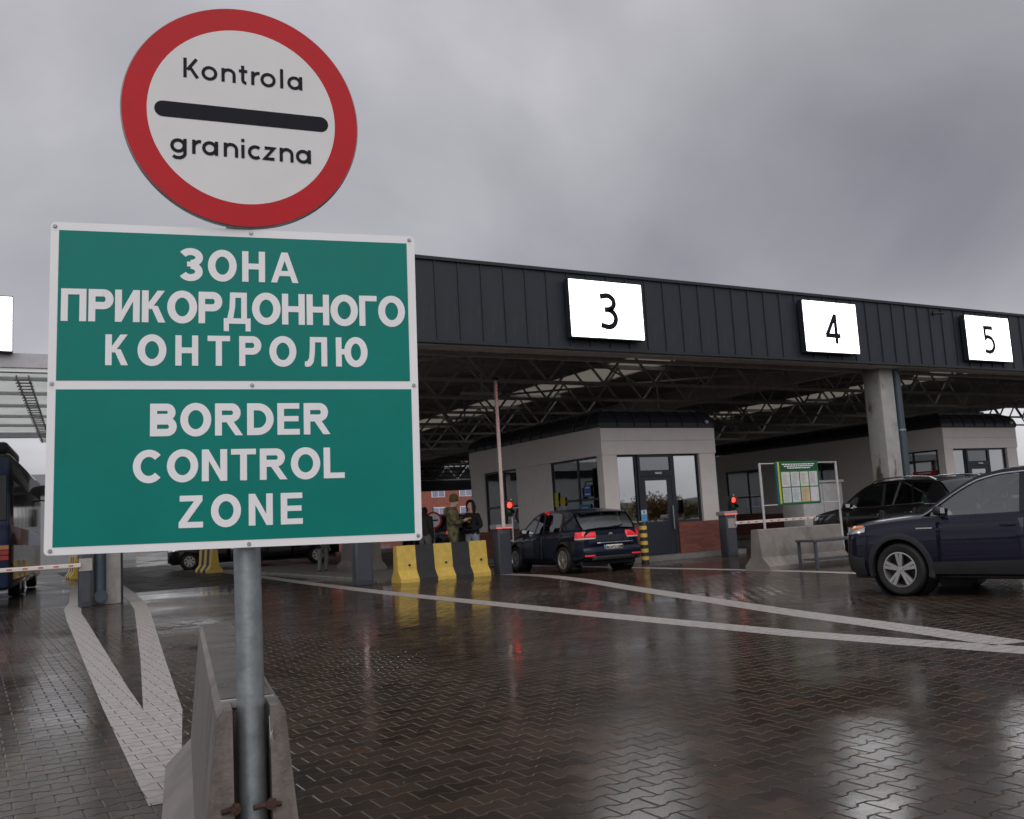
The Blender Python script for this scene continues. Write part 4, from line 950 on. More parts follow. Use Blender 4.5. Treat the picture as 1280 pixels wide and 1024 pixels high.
def car(S, label, group=None):
    L_, HW = S['L'], S['HW']; t = thing(S['name'], label, 'car', group=group)
    ZB = lambda u: interp(S['zb'], u); ZS = lambda u: interp(S['zs'], u); ZC = lambda u: interp(S['zc'], u); WD = lambda u: interp(S['w'], u)*HW; ZR = lambda u: interp(S['zr'], u)
    Yl = lambda u: L_/2-u
    ringf = [(.86, 0), (.945, .05), (.975, .14), (1.0, .42), (1.0, .60), (.992, .76), (.968, .90), (.945, .965), (.90, 1.0)]
    def side_x(u, z):
        zb, zs, w = ZB(u), ZS(u), WD(u); f = (z-zb)/(zs-zb); return w*interp([(b_, a) for a, b_ in ringf], f)
    rows = []; us = sorted(set([0, .02, .05, .09, .14, .2, .28]+[L_*i/46 for i in range(3, 44)]+[L_-.28, L_-.2, L_-.14, L_-.09, L_-.05, L_-.02, L_]))
    for u in us:
        zb, zs, zc, w = ZB(u), ZS(u), ZC(u), WD(u); h = [(w*a, zb+(zs-zb)*b_) for a, b_ in ringf]+[(w*.72, zs+(zc-zs)*.55), (w*.38, zs+(zc-zs)*.92)]
        rows.append([(x, Yl(u), z) for x, z in h]+[(0, Yl(u), zc)]+[(-x, Yl(u), z) for x, z in h[::-1]])
    n = len(rows[0]); mb = MB(); mb.grid(rows); k = len(rows)
    for i in range(k-1): mb.f.append((i*n, (i+1)*n, (i+1)*n+n-1, i*n+n-1)); mb.mi.append(0)
    mb.f.append(tuple(range(n))); mb.f.append(tuple((k-1)*n+j for j in range(n))[::-1]); mb.mi += [0, 0]
    body = mb.obj('body', S['paint'], t); cut = []
    for ax in S['axles']:
        c = MB(); c.tube((-HW-.2, Yl(ax), S['rw']+.01), (HW+.2, Yl(ax), S['rw']+.01), S['ra'], n=40); cut.append(c.obj('cutter', black_m))
    boolean_cut(body, cut); body.data.shade_smooth(); body.data.set_sharp_from_angle(angle=R(28))
    for ax in S['axles']:
        for s in (-1, 1):
            li = MB(); li.lathe([(S['ra']-.002, -.34), (S['ra']-.002, -.012)], axis='x', n=32); li.lathe([(0, -.34), (S['ra']-.002, -.34)], axis='x', n=32)
            o = li.obj('wheel_well', black_m, t); o.location = (s*WD(ax), Yl(ax), S['rw']+.01); o.rotation_euler = (0, 0, 0 if s > 0 else math.pi)
            wheel(t, s*(WD(ax)-.012), Yl(ax), S['rw'], .225, s, S['spokes'], twin=S.get('twin', False))
            if S.get('clad'):
                rows = []
                for a in range(-14, 195, 8):
                    ca, sa = math.cos(R(a)), math.sin(R(a)); rowp = []
                    for rr_, dx in ((S['ra']-.012, -.05), (S['ra']-.012, .014), (S['ra']+.030, .018), (S['ra']+.068, .008), (S['ra']+.074, -.03)):
                        uu = ax-ca*rr_; z = S['rw']+.01+sa*rr_; rowp.append((s*(min(side_x(uu, max(z, ZB(uu)+.12)), HW)+dx), Yl(uu), z))
                    rows.append(rowp)
                MB().grid(rows).obj('arch_trim', clad_m, t, smooth=40)
    # cabin: deck, top surface split into windscreen / roof / rear window, sides
    uc, rf, rr_, ut = S['cowl'], S['rf'], S['rr'], S['tail']
    lean = S['lean']
    def belt(u): return ZS(u)-.005
    def sx(u, z): return WD(u)*.915-lean*(z-belt(u))
    MB().grid([[(-WD(u)*.88, Yl(u), ZS(u)+.006), (WD(u)*.88, Yl(u), ZS(u)+.006)] for u in np.linspace(uc+.12, ut-.12, 10)]).obj('cabin_floor', interior_m, t)
    def topgrid(ua, ub, n_, inset=0., dz=0.):
        rows = []
        for u in np.linspace(ua, ub, n_):
            z = ZR(u); w = sx(u, z)-inset; rows.append([(w*q, Yl(u), z+.045*(1-q*q)+dz) for q in np.linspace(-1, 1, 13)])
        return MB().grid(rows)
    topgrid(uc, rf, 8, .03, -.006).obj('windscreen', car_glass, t, smooth=60)
    rf_o = topgrid(rf, rr_, 16).obj('roof', S['paint'], t, smooth=60)
    topgrid(rr_, ut, 8, .05, -.004).obj('rear_window', S.get('back_glass', S['rear_glass']), t, smooth=60)
    fr = .055
    for s in (-1, 1):
        def patch(ua, ub, lo, hi, n_=14, m_=5, off=0., slant0=0., slant1=0.):
            rows = []
            for q in np.linspace(0, 1, m_):
                row = []
                for p in np.linspace(0, 1, n_):
                    u = ua+slant0*q+(ub+slant1*q-ua-slant0*q)*p; z = lo(u)+(hi(u)-lo(u))*q; row.append((s*(sx(u, z)+off), Yl(u), z))
                rows.append(row)
            return MB().grid(rows)
        top_ = lambda u: ZR(u)
        win_top = lambda u: max(belt(u)+.004, ZR(u)-fr)
        ud = S['dpillar']
        patch(uc+.02, ut-.03, win_top, top_, 40, 3, .004).obj('roof_rail', S['paint'], t, smooth=50)
        g1 = patch(uc+.16, S['bp'], belt, win_top, 20, 6, -.006); g1.obj('front_side_window', S.get('front_glass', car_glass), t, smooth=60)
        g2 = patch(S['bp'], S['cp'], belt, win_top, 12, 6, -.006, 0, S.get('cs', 0)); g2.obj('rear_side_window', S['rear_glass'], t, smooth=60)
        if ud > S['cp']+.1: patch(S['cp']+.03, ud, belt, win_top, 10, 5, -.004, S.get('cs', 0), S.get('ds', 0)).obj('quarter_window', S['rear_glass'], t, smooth=60)
        patch(ud, ut-.02, belt, win_top, 8, 5, .002, S.get('ds', 0), 0).obj('rear_pillar', S['paint'], t, smooth=50)
        patch(S['bp']-.045, S['bp']+.05, belt, win_top, 3, 6, .003).obj('b_pillar', black_m, t)
        patch(S['cp']-.01, S['cp']+.06, belt, win_top, 3, 6, .003, S.get('cs', 0), S.get('cs', 0)).obj('c_pillar', S['paint'], t)
        if S.get('chrome_belt'):
            MB().path([(s*(sx(u, belt(u))+.016), Yl(u), belt(u)+.008) for u in np.linspace(uc+.10, ud+.02, 18)], .011, n=6).obj('belt_trim', chrome_m, t)
        if S.get('chrome_top'):
            MB().path([(s*(sx(u, win_top(u))+.012), Yl(u), win_top(u)) for u in np.linspace(uc+.03, ud, 26)], .0105, n=6).obj('window_trim', chrome_m, t)
        if S.get('rails'):
            ps = [(s*(sx(u, ZR(u))-.06), Yl(u), ZR(u)+(.015 if i_ in (0, 12) else .065)) for i_, u in enumerate(np.linspace(rf+.1, rr_-.1, 13))]
            MB().path(ps, .018, n=8).obj('roof_bar', chrome_m, t, smooth=50)
        # doors as raised skins with handles
        for (ua, ub) in S['doors']:
            rows = []
            for q in np.linspace(.10, .985, 9):
                row = []
                for p in np.linspace(0, 1, 12):
                    u = ua+(ub-ua)*p
                    if q < .55:
                        for ax in S['axles']:
                            hh = ZB(u)+(ZS(u)-ZB(u))*q-S['rw']; rr2 = (S['ra']+.085)**2-hh*hh
                            if rr2 > 0:
                                dxx = math.sqrt(rr2)
                                if ax < u < ax+dxx: u = min(ax+dxx, ub-.02)
                                if ax-dxx < u < ax: u = max(ax-dxx, ua+.02)
                    z = ZB(u)+(ZS(u)-ZB(u))*q; row.append((s*(side_x(u, z)+.005), Yl(u), z))
                rows.append(row)
            d_ = MB().grid(rows).obj('door', S['paint'], t, smooth=40, solid=.004)
            hu = ub-.20; hz = ZB(hu)+(ZS(hu)-ZB(hu))*.80
            MB().rbox(s*(side_x(hu, hz)+.014)-.012, s*(side_x(hu, hz)+.014)+.012, Yl(hu)-.10, Yl(hu)+.10, hz-.016, hz+.016, .008).obj('handle', S['paint'] if not S.get('chrome_belt') else chrome_m, d_)
        # mirror
        um = uc+.34; zm = belt(um)+.07; xm = s*(sx(um, zm)+.10)
        mm = MB(); mm.rbox(xm-.09, xm+.09, Yl(um)-.045, Yl(um)+.065, zm-.062, zm+.068, .04); mi = mm.obj('mirror', black_m if S.get('clad') else S['paint'], t, smooth=50)
        MB().box(min(xm, s*sx(um, zm))-.0, max(xm, s*sx(um, zm)), Yl(um)-.02, Yl(um)+.03, zm-.085, zm-.05).obj('mirror_arm', black_m, mi)
        MB().box(xm-.06, xm+.06, Yl(um)-.048, Yl(um)-.0455, zm-.035, zm+.045).obj('mirror_glass', chrome_m, mi)
        # lamps that wrap the corners
        def lamp(name, ua, ub, z0, z1, m_, off=.008, taper=0., lift=0.):
            rows = []
            for q in np.linspace(0, 1, 5):
                rows.append([(s*(side_x(u, z0+(z1-z0)*q*(1-taper*p)+lift*p)+off), Yl(u)+off*(1 if ua < L_/2 else -1), z0+(z1-z0)*q*(1-taper*p)+lift*p) for p, u in zip(np.linspace(0, 1, 9), np.linspace(ua, ub, 9))])
            return MB().grid(rows).obj(name, m_, t, smooth=60)
        for a in S['lamps']: lamp(*a)
        if S.get('clad'):
            rows = []
            for q in (0, .5, 1):
                rows.append([(s*(side_x(u, ZB(u)+.06+.16*q)+.014-.01*abs(q-.5)), Yl(u), ZB(u)+.03+(.17+.03*p)*q) for p, u in zip(np.linspace(0, 1, 14), np.linspace(S['axles'][0]+S['ra']+.05, S['axles'][1]-S['ra']-.05, 14))])
            MB().grid(rows).obj('sill_cladding', clad_m, t, smooth=40)
        # seats
        for us_ in (uc+1.12, uc+2.0):
            x = s*.36*HW/.9; zt = belt(us_)
            MB().rbox(x-.22, x+.22, Yl(us_)-.07, Yl(us_)+.05, zt-.05, zt+.18, .04).obj('seat_back', interior_m, t, smooth=50)
            MB().rbox(x-.13, x+.13, Yl(us_)-.09, Yl(us_)+.01, zt+.22, zt+.38, .04).obj('head_rest', interior_m, t, smooth=50)
    sw_ = MB(); a = arc(0, 0, .18, 0, 360, 20); c0 = Vector((-.37, Yl(uc+.62), belt(uc+.6)+.05))
    sw_.path([c0+Vector((p[0], p[1]*.45, p[1]*.9)) for p in a], .014, n=6); sw_.obj('steering_wheel', black_m, t, smooth=50)
    MB().rbox(-HW*.78, HW*.78, Yl(uc+.55), Yl(uc+.12), belt(uc)-.03, belt(uc)+.05, .03).obj('dashboard', interior_m, t)
    MB().rbox(-HW*.82, HW*.82, -L_/2+.15, L_/2-.15, min(p[1] for p in S['zb'])-.03, min(p[1] for p in S['zb'])+.12, .02).obj('underbody', black_m, t)
    if S.get('bumper_dark'):
        for ua, ub in ((0, .42), (L_-.40, L_)):
            rows = []
            for u in np.linspace(ua, ub, 9):
                w = WD(u); zb = ZB(u); rows.append([(x*w, Yl(u)+(.012 if u < 1 else -.012), z) for x, z in [(-.99, zb+.30), (-1.005, zb+.16), (-.95, zb+.02), (-.8, zb-.01), (0, zb-.02), (.8, zb-.01), (.95, zb+.02), (1.005, zb+.16), (.99, zb+.30)]])
            MB().grid(rows).obj('bumper_cladding', clad_m, t, smooth=40)
    return t
# ---- the blue SUV at the right edge
blue_paint = paint('dark_navy_paint', (.0075, .0075, .022)); black_paint = paint('black_car_paint', (.004, .004, .005)); golf_paint = paint('deep_blue_black_paint', (.006, .010, .022))
RAV = dict(name='suv', L=4.75, HW=.965, paint=blue_paint, rear_glass=car_glass_dark, rw=.375, ra=.44, axles=(.97, 3.76), spokes=5, clad=True, bumper_dark=True,
    zb=[(0, .36), (.3, .27), (1.0, .28), (3.6, .29), (4.3, .34), (4.75, .42)], zs=[(0, .86), (.06, .93), (.25, 1.01), (.7, 1.07), (1.35, 1.115), (2.5, 1.13), (3.6, 1.17), (4.4, 1.20), (4.75, 1.10)],
    zc=[(0, .92), (.06, 1.0), (.25, 1.08), (.7, 1.13), (1.35, 1.16), (1.6, 1.12), (4.2, 1.16), (4.75, 1.12)], w=[(0, .70), (.05, .79), (.14, .87), (.3, .94), (.6, .985), (1.0, 1.0), (3.8, 1.0), (4.4, .96), (4.65, .88), (4.75, .82)],
    zr=[(1.30, 1.12), (1.6, 1.335), (1.9, 1.525), (2.15, 1.64), (2.5, 1.70), (3.1, 1.715), (3.9, 1.67), (4.25, 1.61), (4.5, 1.36), (4.62, 1.18)], cowl=1.30, rf=2.12, rr=4.25, tail=4.62, lean=.27,
    bp=2.72, cp=3.62, dpillar=4.12, ds=-.05, doors=[(1.56, 2.74), (2.76, 3.72)], chrome_top=True,
    lamps=[('headlamp', .015, .46, .87, 1.0, lamp_clear, .009, .45, .055), ('indicator', .20, .44, .955, 1.015, amber, .014, .4, .03), ('tail_lamp', 4.30, 4.73, .98, 1.12, tail_red)])
rav = car(RAV, 'dark navy SUV with silver five-spoke wheels cut by the right picture edge')
MB().box(-RAV['HW']-.0145, -RAV['HW']-.006, RAV['L']/2-1.52, RAV['L']/2-1.28, .945, .962).obj('chrome_badge', chrome_m, rav)
az = R(-9.0); hx, hy = math.sin(az), math.cos(az)
fwp = G(1122, 746); uA = (RAV['L']/2-.97)*.955                        # left front wheel touches here
cx_ = .17+fwp[0]+hy*.84-hx*uA; cy_ = fwp[1]-hx*.84-hy*uA
rav.scale = (.955,)*3; rav.location = (cx_, cy_, 0); rav.rotation_euler = (0, 0, -az)
# ---- black SUV behind the notice board
SUV = dict(RAV); SUV.update(L=4.9, HW=.98, paint=black_paint, clad=False, bumper_dark=False, spokes=7, axles=(.98, 3.9), chrome_top=False, chrome_belt=True, rails=True, rear_glass=car_glass_dark,
    zs=[(0, .84), (.06, .92), (.25, 1.02), (.7, 1.10), (1.35, 1.17), (2.5, 1.18), (3.6, 1.21), (4.5, 1.22), (4.9, 1.12)], zc=[(0, .92), (.06, 1.0), (.25, 1.10), (.7, 1.17), (1.35, 1.22), (1.6, 1.16), (4.4, 1.2), (4.9, 1.14)],
    w=[(0, .70), (.05, .79), (.14, .87), (.3, .94), (.6, .985), (1.0, 1.0), (4.0, 1.0), (4.55, .96), (4.8, .88), (4.9, .82)],
    zr=[(1.30, 1.17), (1.6, 1.38), (1.9, 1.56), (2.2, 1.69), (2.6, 1.755), (3.2, 1.77), (4.0, 1.73), (4.4, 1.67), (4.65, 1.42), (4.78, 1.22)], rr=4.4, tail=4.78, bp=2.78, cp=3.72, cs=-.10, dpillar=4.05, ds=.18, doors=[(1.58, 2.80), (2.82, 3.85)],
    lamps=[('headlamp', .015, .5, .86, .99, lamp_clear, .009, .45, .06), ('tail_lamp', 4.45, 4.88, 1.0, 1.14, tail_red)])
suv = car(SUV, 'black SUV with silver roof rails queuing behind the notice board')
suv.location = (19.45, 15.2, 0); suv.rotation_euler = (0, 0, -R(9))
# ---- the hatchback at the booth
GOLF = dict(name='hatchback', back_glass=glass_mat('wet_rear_glass', (.55, .6, .6), .22, .5, .22), L=4.36, HW=.93, paint=golf_paint, rear_glass=car_glass_dark, front_glass=glass_mat('car_glass_dim', (.4, .43, .42), .06, .6), rw=.33, ra=.385, axles=(.91, 3.57), spokes=5, twin=True,
    zb=[(0, .30), (.3, .22), (1.0, .21), (3.4, .22), (4.0, .27), (4.36, .33)], zs=[(0, .66), (.06, .72), (.3, .82), (.8, .92), (1.25, .97), (2.4, 1.0), (3.4, 1.03), (4.05, 1.05), (4.3, 1.02), (4.36, .98)],
    zc=[(0, .70), (.06, .78), (.3, .89), (.8, .98), (1.25, 1.01), (1.5, .98), (4.0, 1.03), (4.3, 1.02), (4.36, .99)], w=[(0, .66), (.05, .76), (.15, .87), (.35, .95), (.7, .99), (1.1, 1.0), (3.4, 1.0), (4.0, .975), (4.18, .94), (4.29, .885), (4.36, .80)],
    zr=[(1.18, .99), (1.5, 1.20), (1.8, 1.37), (2.1, 1.48), (2.5, 1.53), (3.1, 1.53), (3.6, 1.485), (3.9, 1.435), (4.10, 1.25), (4.29, 1.04)], cowl=1.18, rf=2.05, rr=3.92, tail=4.29, lean=.22,
    bp=2.50, cp=3.42, dpillar=3.50, ds=.0, cs=.0, doors=[(1.42, 2.52), (2.54, 3.50)],
    lamps=[('headlamp', .015, .42, .64, .76, lamp_clear, .008, .4, .05), ('tail_lamp', 4.15, 4.357, .84, .985, tail_red, .012), ('tail_lamp_lower', 4.15, 4.358, .805, .838, tail_white, .013)])
golf = car(GOLF, 'dark blue hatchback with lit red tail lamps beside the booth')
Lg = GOLF['L']; yb = -Lg/2
def rear_pt(x, z): return yb-.012+.046*(max(0, abs(x)-.45)/.35)**2
def rear_patch(name, x0, x1, z0, z1, m_, off, n_=10):
    return MB().grid([[(x, rear_pt(x, z)-off+max(0, z-.84)*.22, z) for x in np.linspace(x0, x1, n_)] for z in np.linspace(z0, z1, 4)]).obj(name, m_, golf, smooth=50, solid=.012)
tg = rear_patch('tailgate', -.66, .66, .60, 1.0, golf_paint, .0)
bmp = MB(); rows = []
for z, o_ in ((.28, -.02), (.33, .05), (.44, .085), (.55, .085), (.61, .06), (.63, .0)):
    rows.append([(x, rear_pt(x, z)-o_, z) for x in np.linspace(-.80, .80, 22)])
MB().grid(rows).obj('rear_bumper', golf_paint, golf, smooth=50)
for s in (-1, 1):
    rear_patch('tail_lamp', *sorted((s*.42, s*.795)), .84, .985, tail_red, .022); rear_patch('tail_lamp_lower', *sorted((s*.44, s*.795)), .805, .838, tail_white, .022)
    rear_patch('rear_reflector', *sorted((s*.52, s*.78)), .40, .435, tail_red, .10)
    MB().rbox(*sorted((s*.62, s*.86)), -Lg/2+.46, -Lg/2+.47, .10, .30, .004).obj('mud_flap', rubber, golf)
rear_patch('trim_strip', -.40, .62, .695, .715, chrome_m, .016)
rear_patch('lower_valance', -.60, .60, .30, .40, black_m, .085)
pl = rear_patch('number_plate', -.26, .26, .545, .655, mat('plate_white', (.62, .62, .56), .4), .105, 4)
rear_patch('plate_band', -.26, -.215, .545, .655, mat('plate_blue', (.10, .20, .42), .4), .118, 2)
fit_text('BC6921OM', -.195, .245, .57, .635, yb-.128, bold=.02).obj('plate_lettering', sign_black, pl, fix=False)
lg = MB(); lg.lathe([(0, -.02), (.055, -.018), (.06, 0)], c=(0, rear_pt(0, .88)-.004+.009, .885), axis='y', n=28); em_ = lg.obj('emblem', chrome_m, golf, smooth=50)
mb = MB(); yy = rear_pt(0, .88)-.0165
for q, pts in enumerate(([(-.028, .925), (0, .880), (.028, .925)], [(-.045, .905), (-.022, .848), (0, .886), (.022, .848), (.045, .905)])): ribbon(mb, pts, .010, yy-.0006*q)
mb.obj('emblem_strokes', black_m, em_, fix=False)
MB().grid([[(x, yb+.42-o_, z-.03*(abs(x)/.6)**2) for x in np.linspace(-.60, .60, 13)] for o_, z in ((-.06, 1.482), (.06, 1.484), (.13, 1.458), (.12, 1.44))]).obj('roof_spoiler', golf_paint, golf, smooth=50, solid=.012)
MB().path([(.02, yb+.06, 1.07), (.3, yb+.075, 1.10), (.42, yb+.10, 1.12)], .012, n=6).obj('rear_wiper', black_m, golf)
gz = R(4.0); ghx, ghy = math.sin(gz), math.cos(gz)
wl_ = G(710, 717); uB = Lg/2-3.57
golf.location = (wl_[0]+ghy*.80-ghx*uB, wl_[1]-ghx*.80-ghy*uB, 0); golf.rotation_euler = (0, 0, -gz)
# ---- dark cars waiting deeper under the canopy
dup(suv, 'dark car with a red tail light behind the soldier', (17.6, 37.0, 0), R(3))
dup(suv, 'dark car in the shade just right of the sign pole', (12.9, 44.5, 0), R(75))
dup(suv, 'dark car under the canopy left of the person in grey trousers', (10.6, 47.5, 0), R(80))

# ================================================================== coach
coach_blue = paint('coach_blue_paint', (.022, .035, .085)); coach_dark = paint('coach_dark_paint', (.012, .012, .016))
bus = thing('coach', 'dark blue coach at the left picture edge seen from behind', 'bus', (-.32, 29.2, 0), -R(6.4))
BW, BL, BH = 1.28, 13.0, 4.0
MB().rbox(-BW, BW, 0, BL, .30, BH, .14).obj('body', coach_dark, bus, smooth=40)
MB().rbox(-BW+.05, BW-.05, -.03, .3, .34, BH-.1, .10).obj('rear_panel', coach_blue, bus, smooth=40)
MB().rbox(-BW+.12, BW-.12, -.045, -.0, 2.15, 3.4, .03).obj('rear_window', mat('coach_black_glass', (.012, .013, .015), .06, spec=.8), bus)
MB().rbox(-BW+.1, BW-.12, .3, 4.2, BH, BH+.34, .10).obj('roof_unit', black_m, bus, smooth=40)
for k in range(8):
    for s in (-1, 1): MB().box(*sorted((s*BW, s*(BW+.012))), .5+k*1.5, 1.93+k*1.5, 2.0, 3.25).obj('side_window', MATS['coach_black_glass'], bus)
for s in (-1, 1):
    for z in (1.10, 1.24, 1.38): MB().rbox(*sorted((s*(BW-.30), s*(BW-.06))), -.05, -.02, z, z+.12, .01).obj('tail_lamp', mat('coach_lamp_red', (.4, .03, .02), .2, coat=1) if z < 1.3 else mat('coach_lamp_amber', (.5, .2, .06), .2, coat=1), bus)
    MB().box(*sorted((s*BW, s*(BW+.006))), .6, 12.6, .55, 1.5).obj('luggage_flap', coach_dark, bus)
    for yw in (3.3, 4.6, 10.4): wheel(bus, s*(BW-.02), yw, .50, .30, s, 8, .6)
    m_ = MB(); m_.path([(s*(BW-.1), 12.9, 3.3), (s*(BW+.25), 13.2, 3.25), (s*(BW+.32), 13.2, 2.9)], .03, n=6); m_.rbox(s*(BW+.32)-.14, s*(BW+.32)+.14, 13.1, 13.3, 2.25, 2.95, .05); m_.obj('mirror', black_m, bus)

# ================================================================== people
skin_m = mat('skin', (.60, .36, .28), .5, var=.06, scale=20)
def camo():
    m = bpy.data.materials.new('camouflage_cloth'); m.use_nodes = True; t = m.node_tree; b = t.nodes['Principled BSDF']; L = t.links.new
    c = N(t, 'ShaderNodeTexCoord'); n = N(t, 'ShaderNodeTexNoise'); n.inputs['Scale'].default_value = 11; n.inputs['Detail'].default_value = 3; n.inputs['Distortion'].default_value = .6; L(c.outputs['Object'], n.inputs['Vector'])
    r = N(t, 'ShaderNodeValToRGB'); r.color_ramp.interpolation = 'CONSTANT'; e = r.color_ramp.elements
    e[0].position = 0; e[0].color = (.045, .05, .022, 1); e[1].position = .44; e[1].color = (.17, .135, .07, 1)
    k = e.new(.52); k.color = (.10, .10, .04, 1); k = e.new(.60); k.color = (.24, .19, .11, 1); k = e.new(.66); k.color = (.07, .05, .03, 1)
    L(n.outputs[0], r.inputs[0]); L(r.outputs[0], b.inputs['Base Color']); b.inputs['Roughness'].default_value = .85; return m
camo_m = camo(); olive_m = mat('olive_knit', (.10, .085, .03), .9, var=.2, scale=60, bump=.3, bscale=200); hood_m = mat('black_hoodie', (.010, .010, .013), .85, var=.2, scale=20)
jeans_m = mat('pale_jeans', (.28, .30, .36), .85, var=.15); boot_m = mat('dark_boots', (.03, .022, .018), .6); trouser_m = mat('grey_trousers', (.16, .155, .15), .85, var=.15); hair_m = mat('dark_hair', (.018, .012, .010), .6)
def person(label, J, mats, region, loc, az, scale=1.0):
    """J: dict joint -> (pos, radius, parent); one skinned surface"""
    t = thing('person', label, 'person', loc, -az)
    names = list(J); idx = {n_: i for i, n_ in enumerate(names)}
    me = bpy.data.meshes.new('body'); me.from_pydata([Vector(J[n_][0]) for n_ in names], [(idx[n_], idx[J[n_][2]]) for n_ in names if J[n_][2]], [])
    o = bpy.data.objects.new('body', me); COL.objects.link(o)
    sk = o.modifiers.new('skin', 'SKIN'); sk.use_smooth_shade = True
    if not me.skin_vertices: 
        bm = bmesh.new(); bm.from_mesh(me); bm.verts.layers.skin.verify(); bm.to_mesh(me); bm.free()
    for i, n_ in enumerate(names):
        r_ = J[n_][1]; r_ = (r_, r_) if not isinstance(r_, tuple) else r_
        me.skin_vertices[0].data[i].radius = r_; me.skin_vertices[0].data[i].use_root = (i == 0)
    ss = o.modifiers.new('sub', 'SUBSURF'); ss.levels = 2; ss.render_levels = 2
    dg = bpy.context.evaluated_depsgraph_get(); m2 = bpy.data.meshes.new_from_object(o.evaluated_get(dg)); o.modifiers.clear(); o.data = m2; bpy.data.meshes.remove(me)
    m2.materials.clear()
    for m_ in mats: m2.materials.append(m_)
    for p in m2.polygons: p.material_index = region(p.center); p.use_smooth = True
    o.parent = t; t.scale = (scale,)*3
    return t
def human(arms, head_tilt=0., coat=1.0, stance=.10):
    J = {'pelvis': ((0, 0, .96), (.165*coat, .125*coat), None), 'waist': ((0, 0, 1.10), (.16*coat, .125*coat), 'pelvis'), 'chest': ((0, 0, 1.30), (.19*coat, .14*coat), 'waist'), 'collar': ((0, 0, 1.44), (.12, .095), 'chest'),
         'neck': ((0, .01, 1.51), (.06, .06), 'collar'), 'jaw': ((0, .035+head_tilt*.5, 1.585), (.068, .078), 'neck'), 'brow': ((0, .02+head_tilt, 1.67), (.078, .095), 'jaw'), 'crown': ((0, .0+head_tilt, 1.745), (.055, .065), 'brow'),
         'nose': ((0, .115+head_tilt*1.1, 1.615), (.014, .016), 'jaw')}
    for s, n_ in ((-1, 'l'), (1, 'r')):
        J[n_+'hip'] = ((s*stance, 0, .88), (.105*coat, .11*coat), 'pelvis'); J[n_+'knee'] = ((s*(stance+.02), .02, .50), .075, n_+'hip'); J[n_+'ankle'] = ((s*(stance+.02), -.01, .10), .055, n_+'knee')
        J[n_+'heel'] = ((s*(stance+.02), -.03, .045), .045, n_+'ankle'); J[n_+'toe'] = ((s*(stance+.05), .15, .035), (.045, .035), n_+'heel')
        sh, el, wr, hd = arms[n_]
        J[n_+'shoulder'] = (sh, .085*coat, 'collar'); J[n_+'elbow'] = (el, .062*coat, n_+'shoulder'); J[n_+'wrist'] = (wr, .040, n_+'elbow'); J[n_+'palm'] = (hd, (.040, .022), n_+'wrist')
        d = (Vector(hd)-Vector(wr)).normalized(); side = Vector((s, 0, 0)) if abs(d.x) < .8 else Vector((0, 1, 0))
        for k, (off, ln) in enumerate(((-.026, .060), (-.009, .072), (.009, .068), (.026, .052))):
            p1 = Vector(hd)+d*.035+side*off; p2 = p1+d*ln*.5+Vector((0, 0, -.008)); p3 = p2+d*ln*.4+Vector((0, 0, -.022))
            J['%sf%da' % (n_, k)] = (p1, .010, n_+'palm'); J['%sf%db' % (n_, k)] = (p2, .009, '%sf%da' % (n_, k)); J['%sf%dc' % (n_, k)] = (p3, .0075, '%sf%db' % (n_, k))
        p1 = Vector(hd)-side*.045; J[n_+'t1'] = (p1, .011, n_+'palm'); J[n_+'t2'] = (p1+d*.04-side*.008, .009, n_+'t1')
    return J
def face(par, dy, dz=0.):
    for s in (-1, 1):
        MB().lathe([(0, .008), (.008, .006), (.012, 0)], c=(s*.031, .098+dy, 1.652+dz), axis='y', n=10).obj('eye', hair_m, par, smooth=60)
        MB().rbox(s*.034-.018, s*.034+.018, .100+dy, .112+dy, 1.672+dz, 1.679+dz, .003).obj('eyebrow', hair_m, par)
        MB().rbox(s*.082-.008, s*.082+.008, dy-.0, dy+.03, 1.60+dz, 1.665+dz, .006).obj('ear', skin_m, par, smooth=60)
    MB().rbox(-.024, .024, .098+dy, .110+dy, 1.572+dz, 1.581+dz, .003).obj('mouth', mat('lips', (.36, .13, .11), .5), par)
# soldier reading papers, in profile to the right
A = {'l': ((-.20, 0, 1.40), (-.25, .06, 1.13), (-.10, .28, 1.20), (-.06, .36, 1.23)), 'r': ((.20, 0, 1.40), (.25, .08, 1.12), (.10, .30, 1.20), (.05, .37, 1.22))}
def reg_s(c):
    if c.y > .29 and 1.05 < c.z < 1.35: return 1
    if c.z > 1.50: return 1
    if c.z < .16: return 2
    return 0
sp_ = PY(567, 650, 23.0)
sol = person('soldier in camouflage jacket and olive beanie reading papers', human(A, .05, 1.22), [camo_m, skin_m, boot_m], reg_s, (sp_[0], 23.05, .10), R(122), 1.13)
MB().lathe([(.108, -.05), (.112, .0), (.108, .06), (.085, .11), (.04, .135), (0, .14)], c=(0, .05, 1.70), axis='z', n=24).obj('beanie', olive_m, sol, smooth=60)
cl = MB(); cl.lathe([(.095, 0), (.12, .03), (.115, .09), (.10, .10)], c=(0, -.01, 1.43), axis='z', n=20); cl.obj('collar', camo_m, sol, smooth=60)
MB().rbox(-.12, .12, .35, .44, 1.232, 1.24, .003).obj('papers', paper_w, sol); face(sol, .045)
MB().rbox(-.16, .16, -.20, -.12, 1.30, 1.52, .05).obj('hood', camo_m, sol, smooth=60)
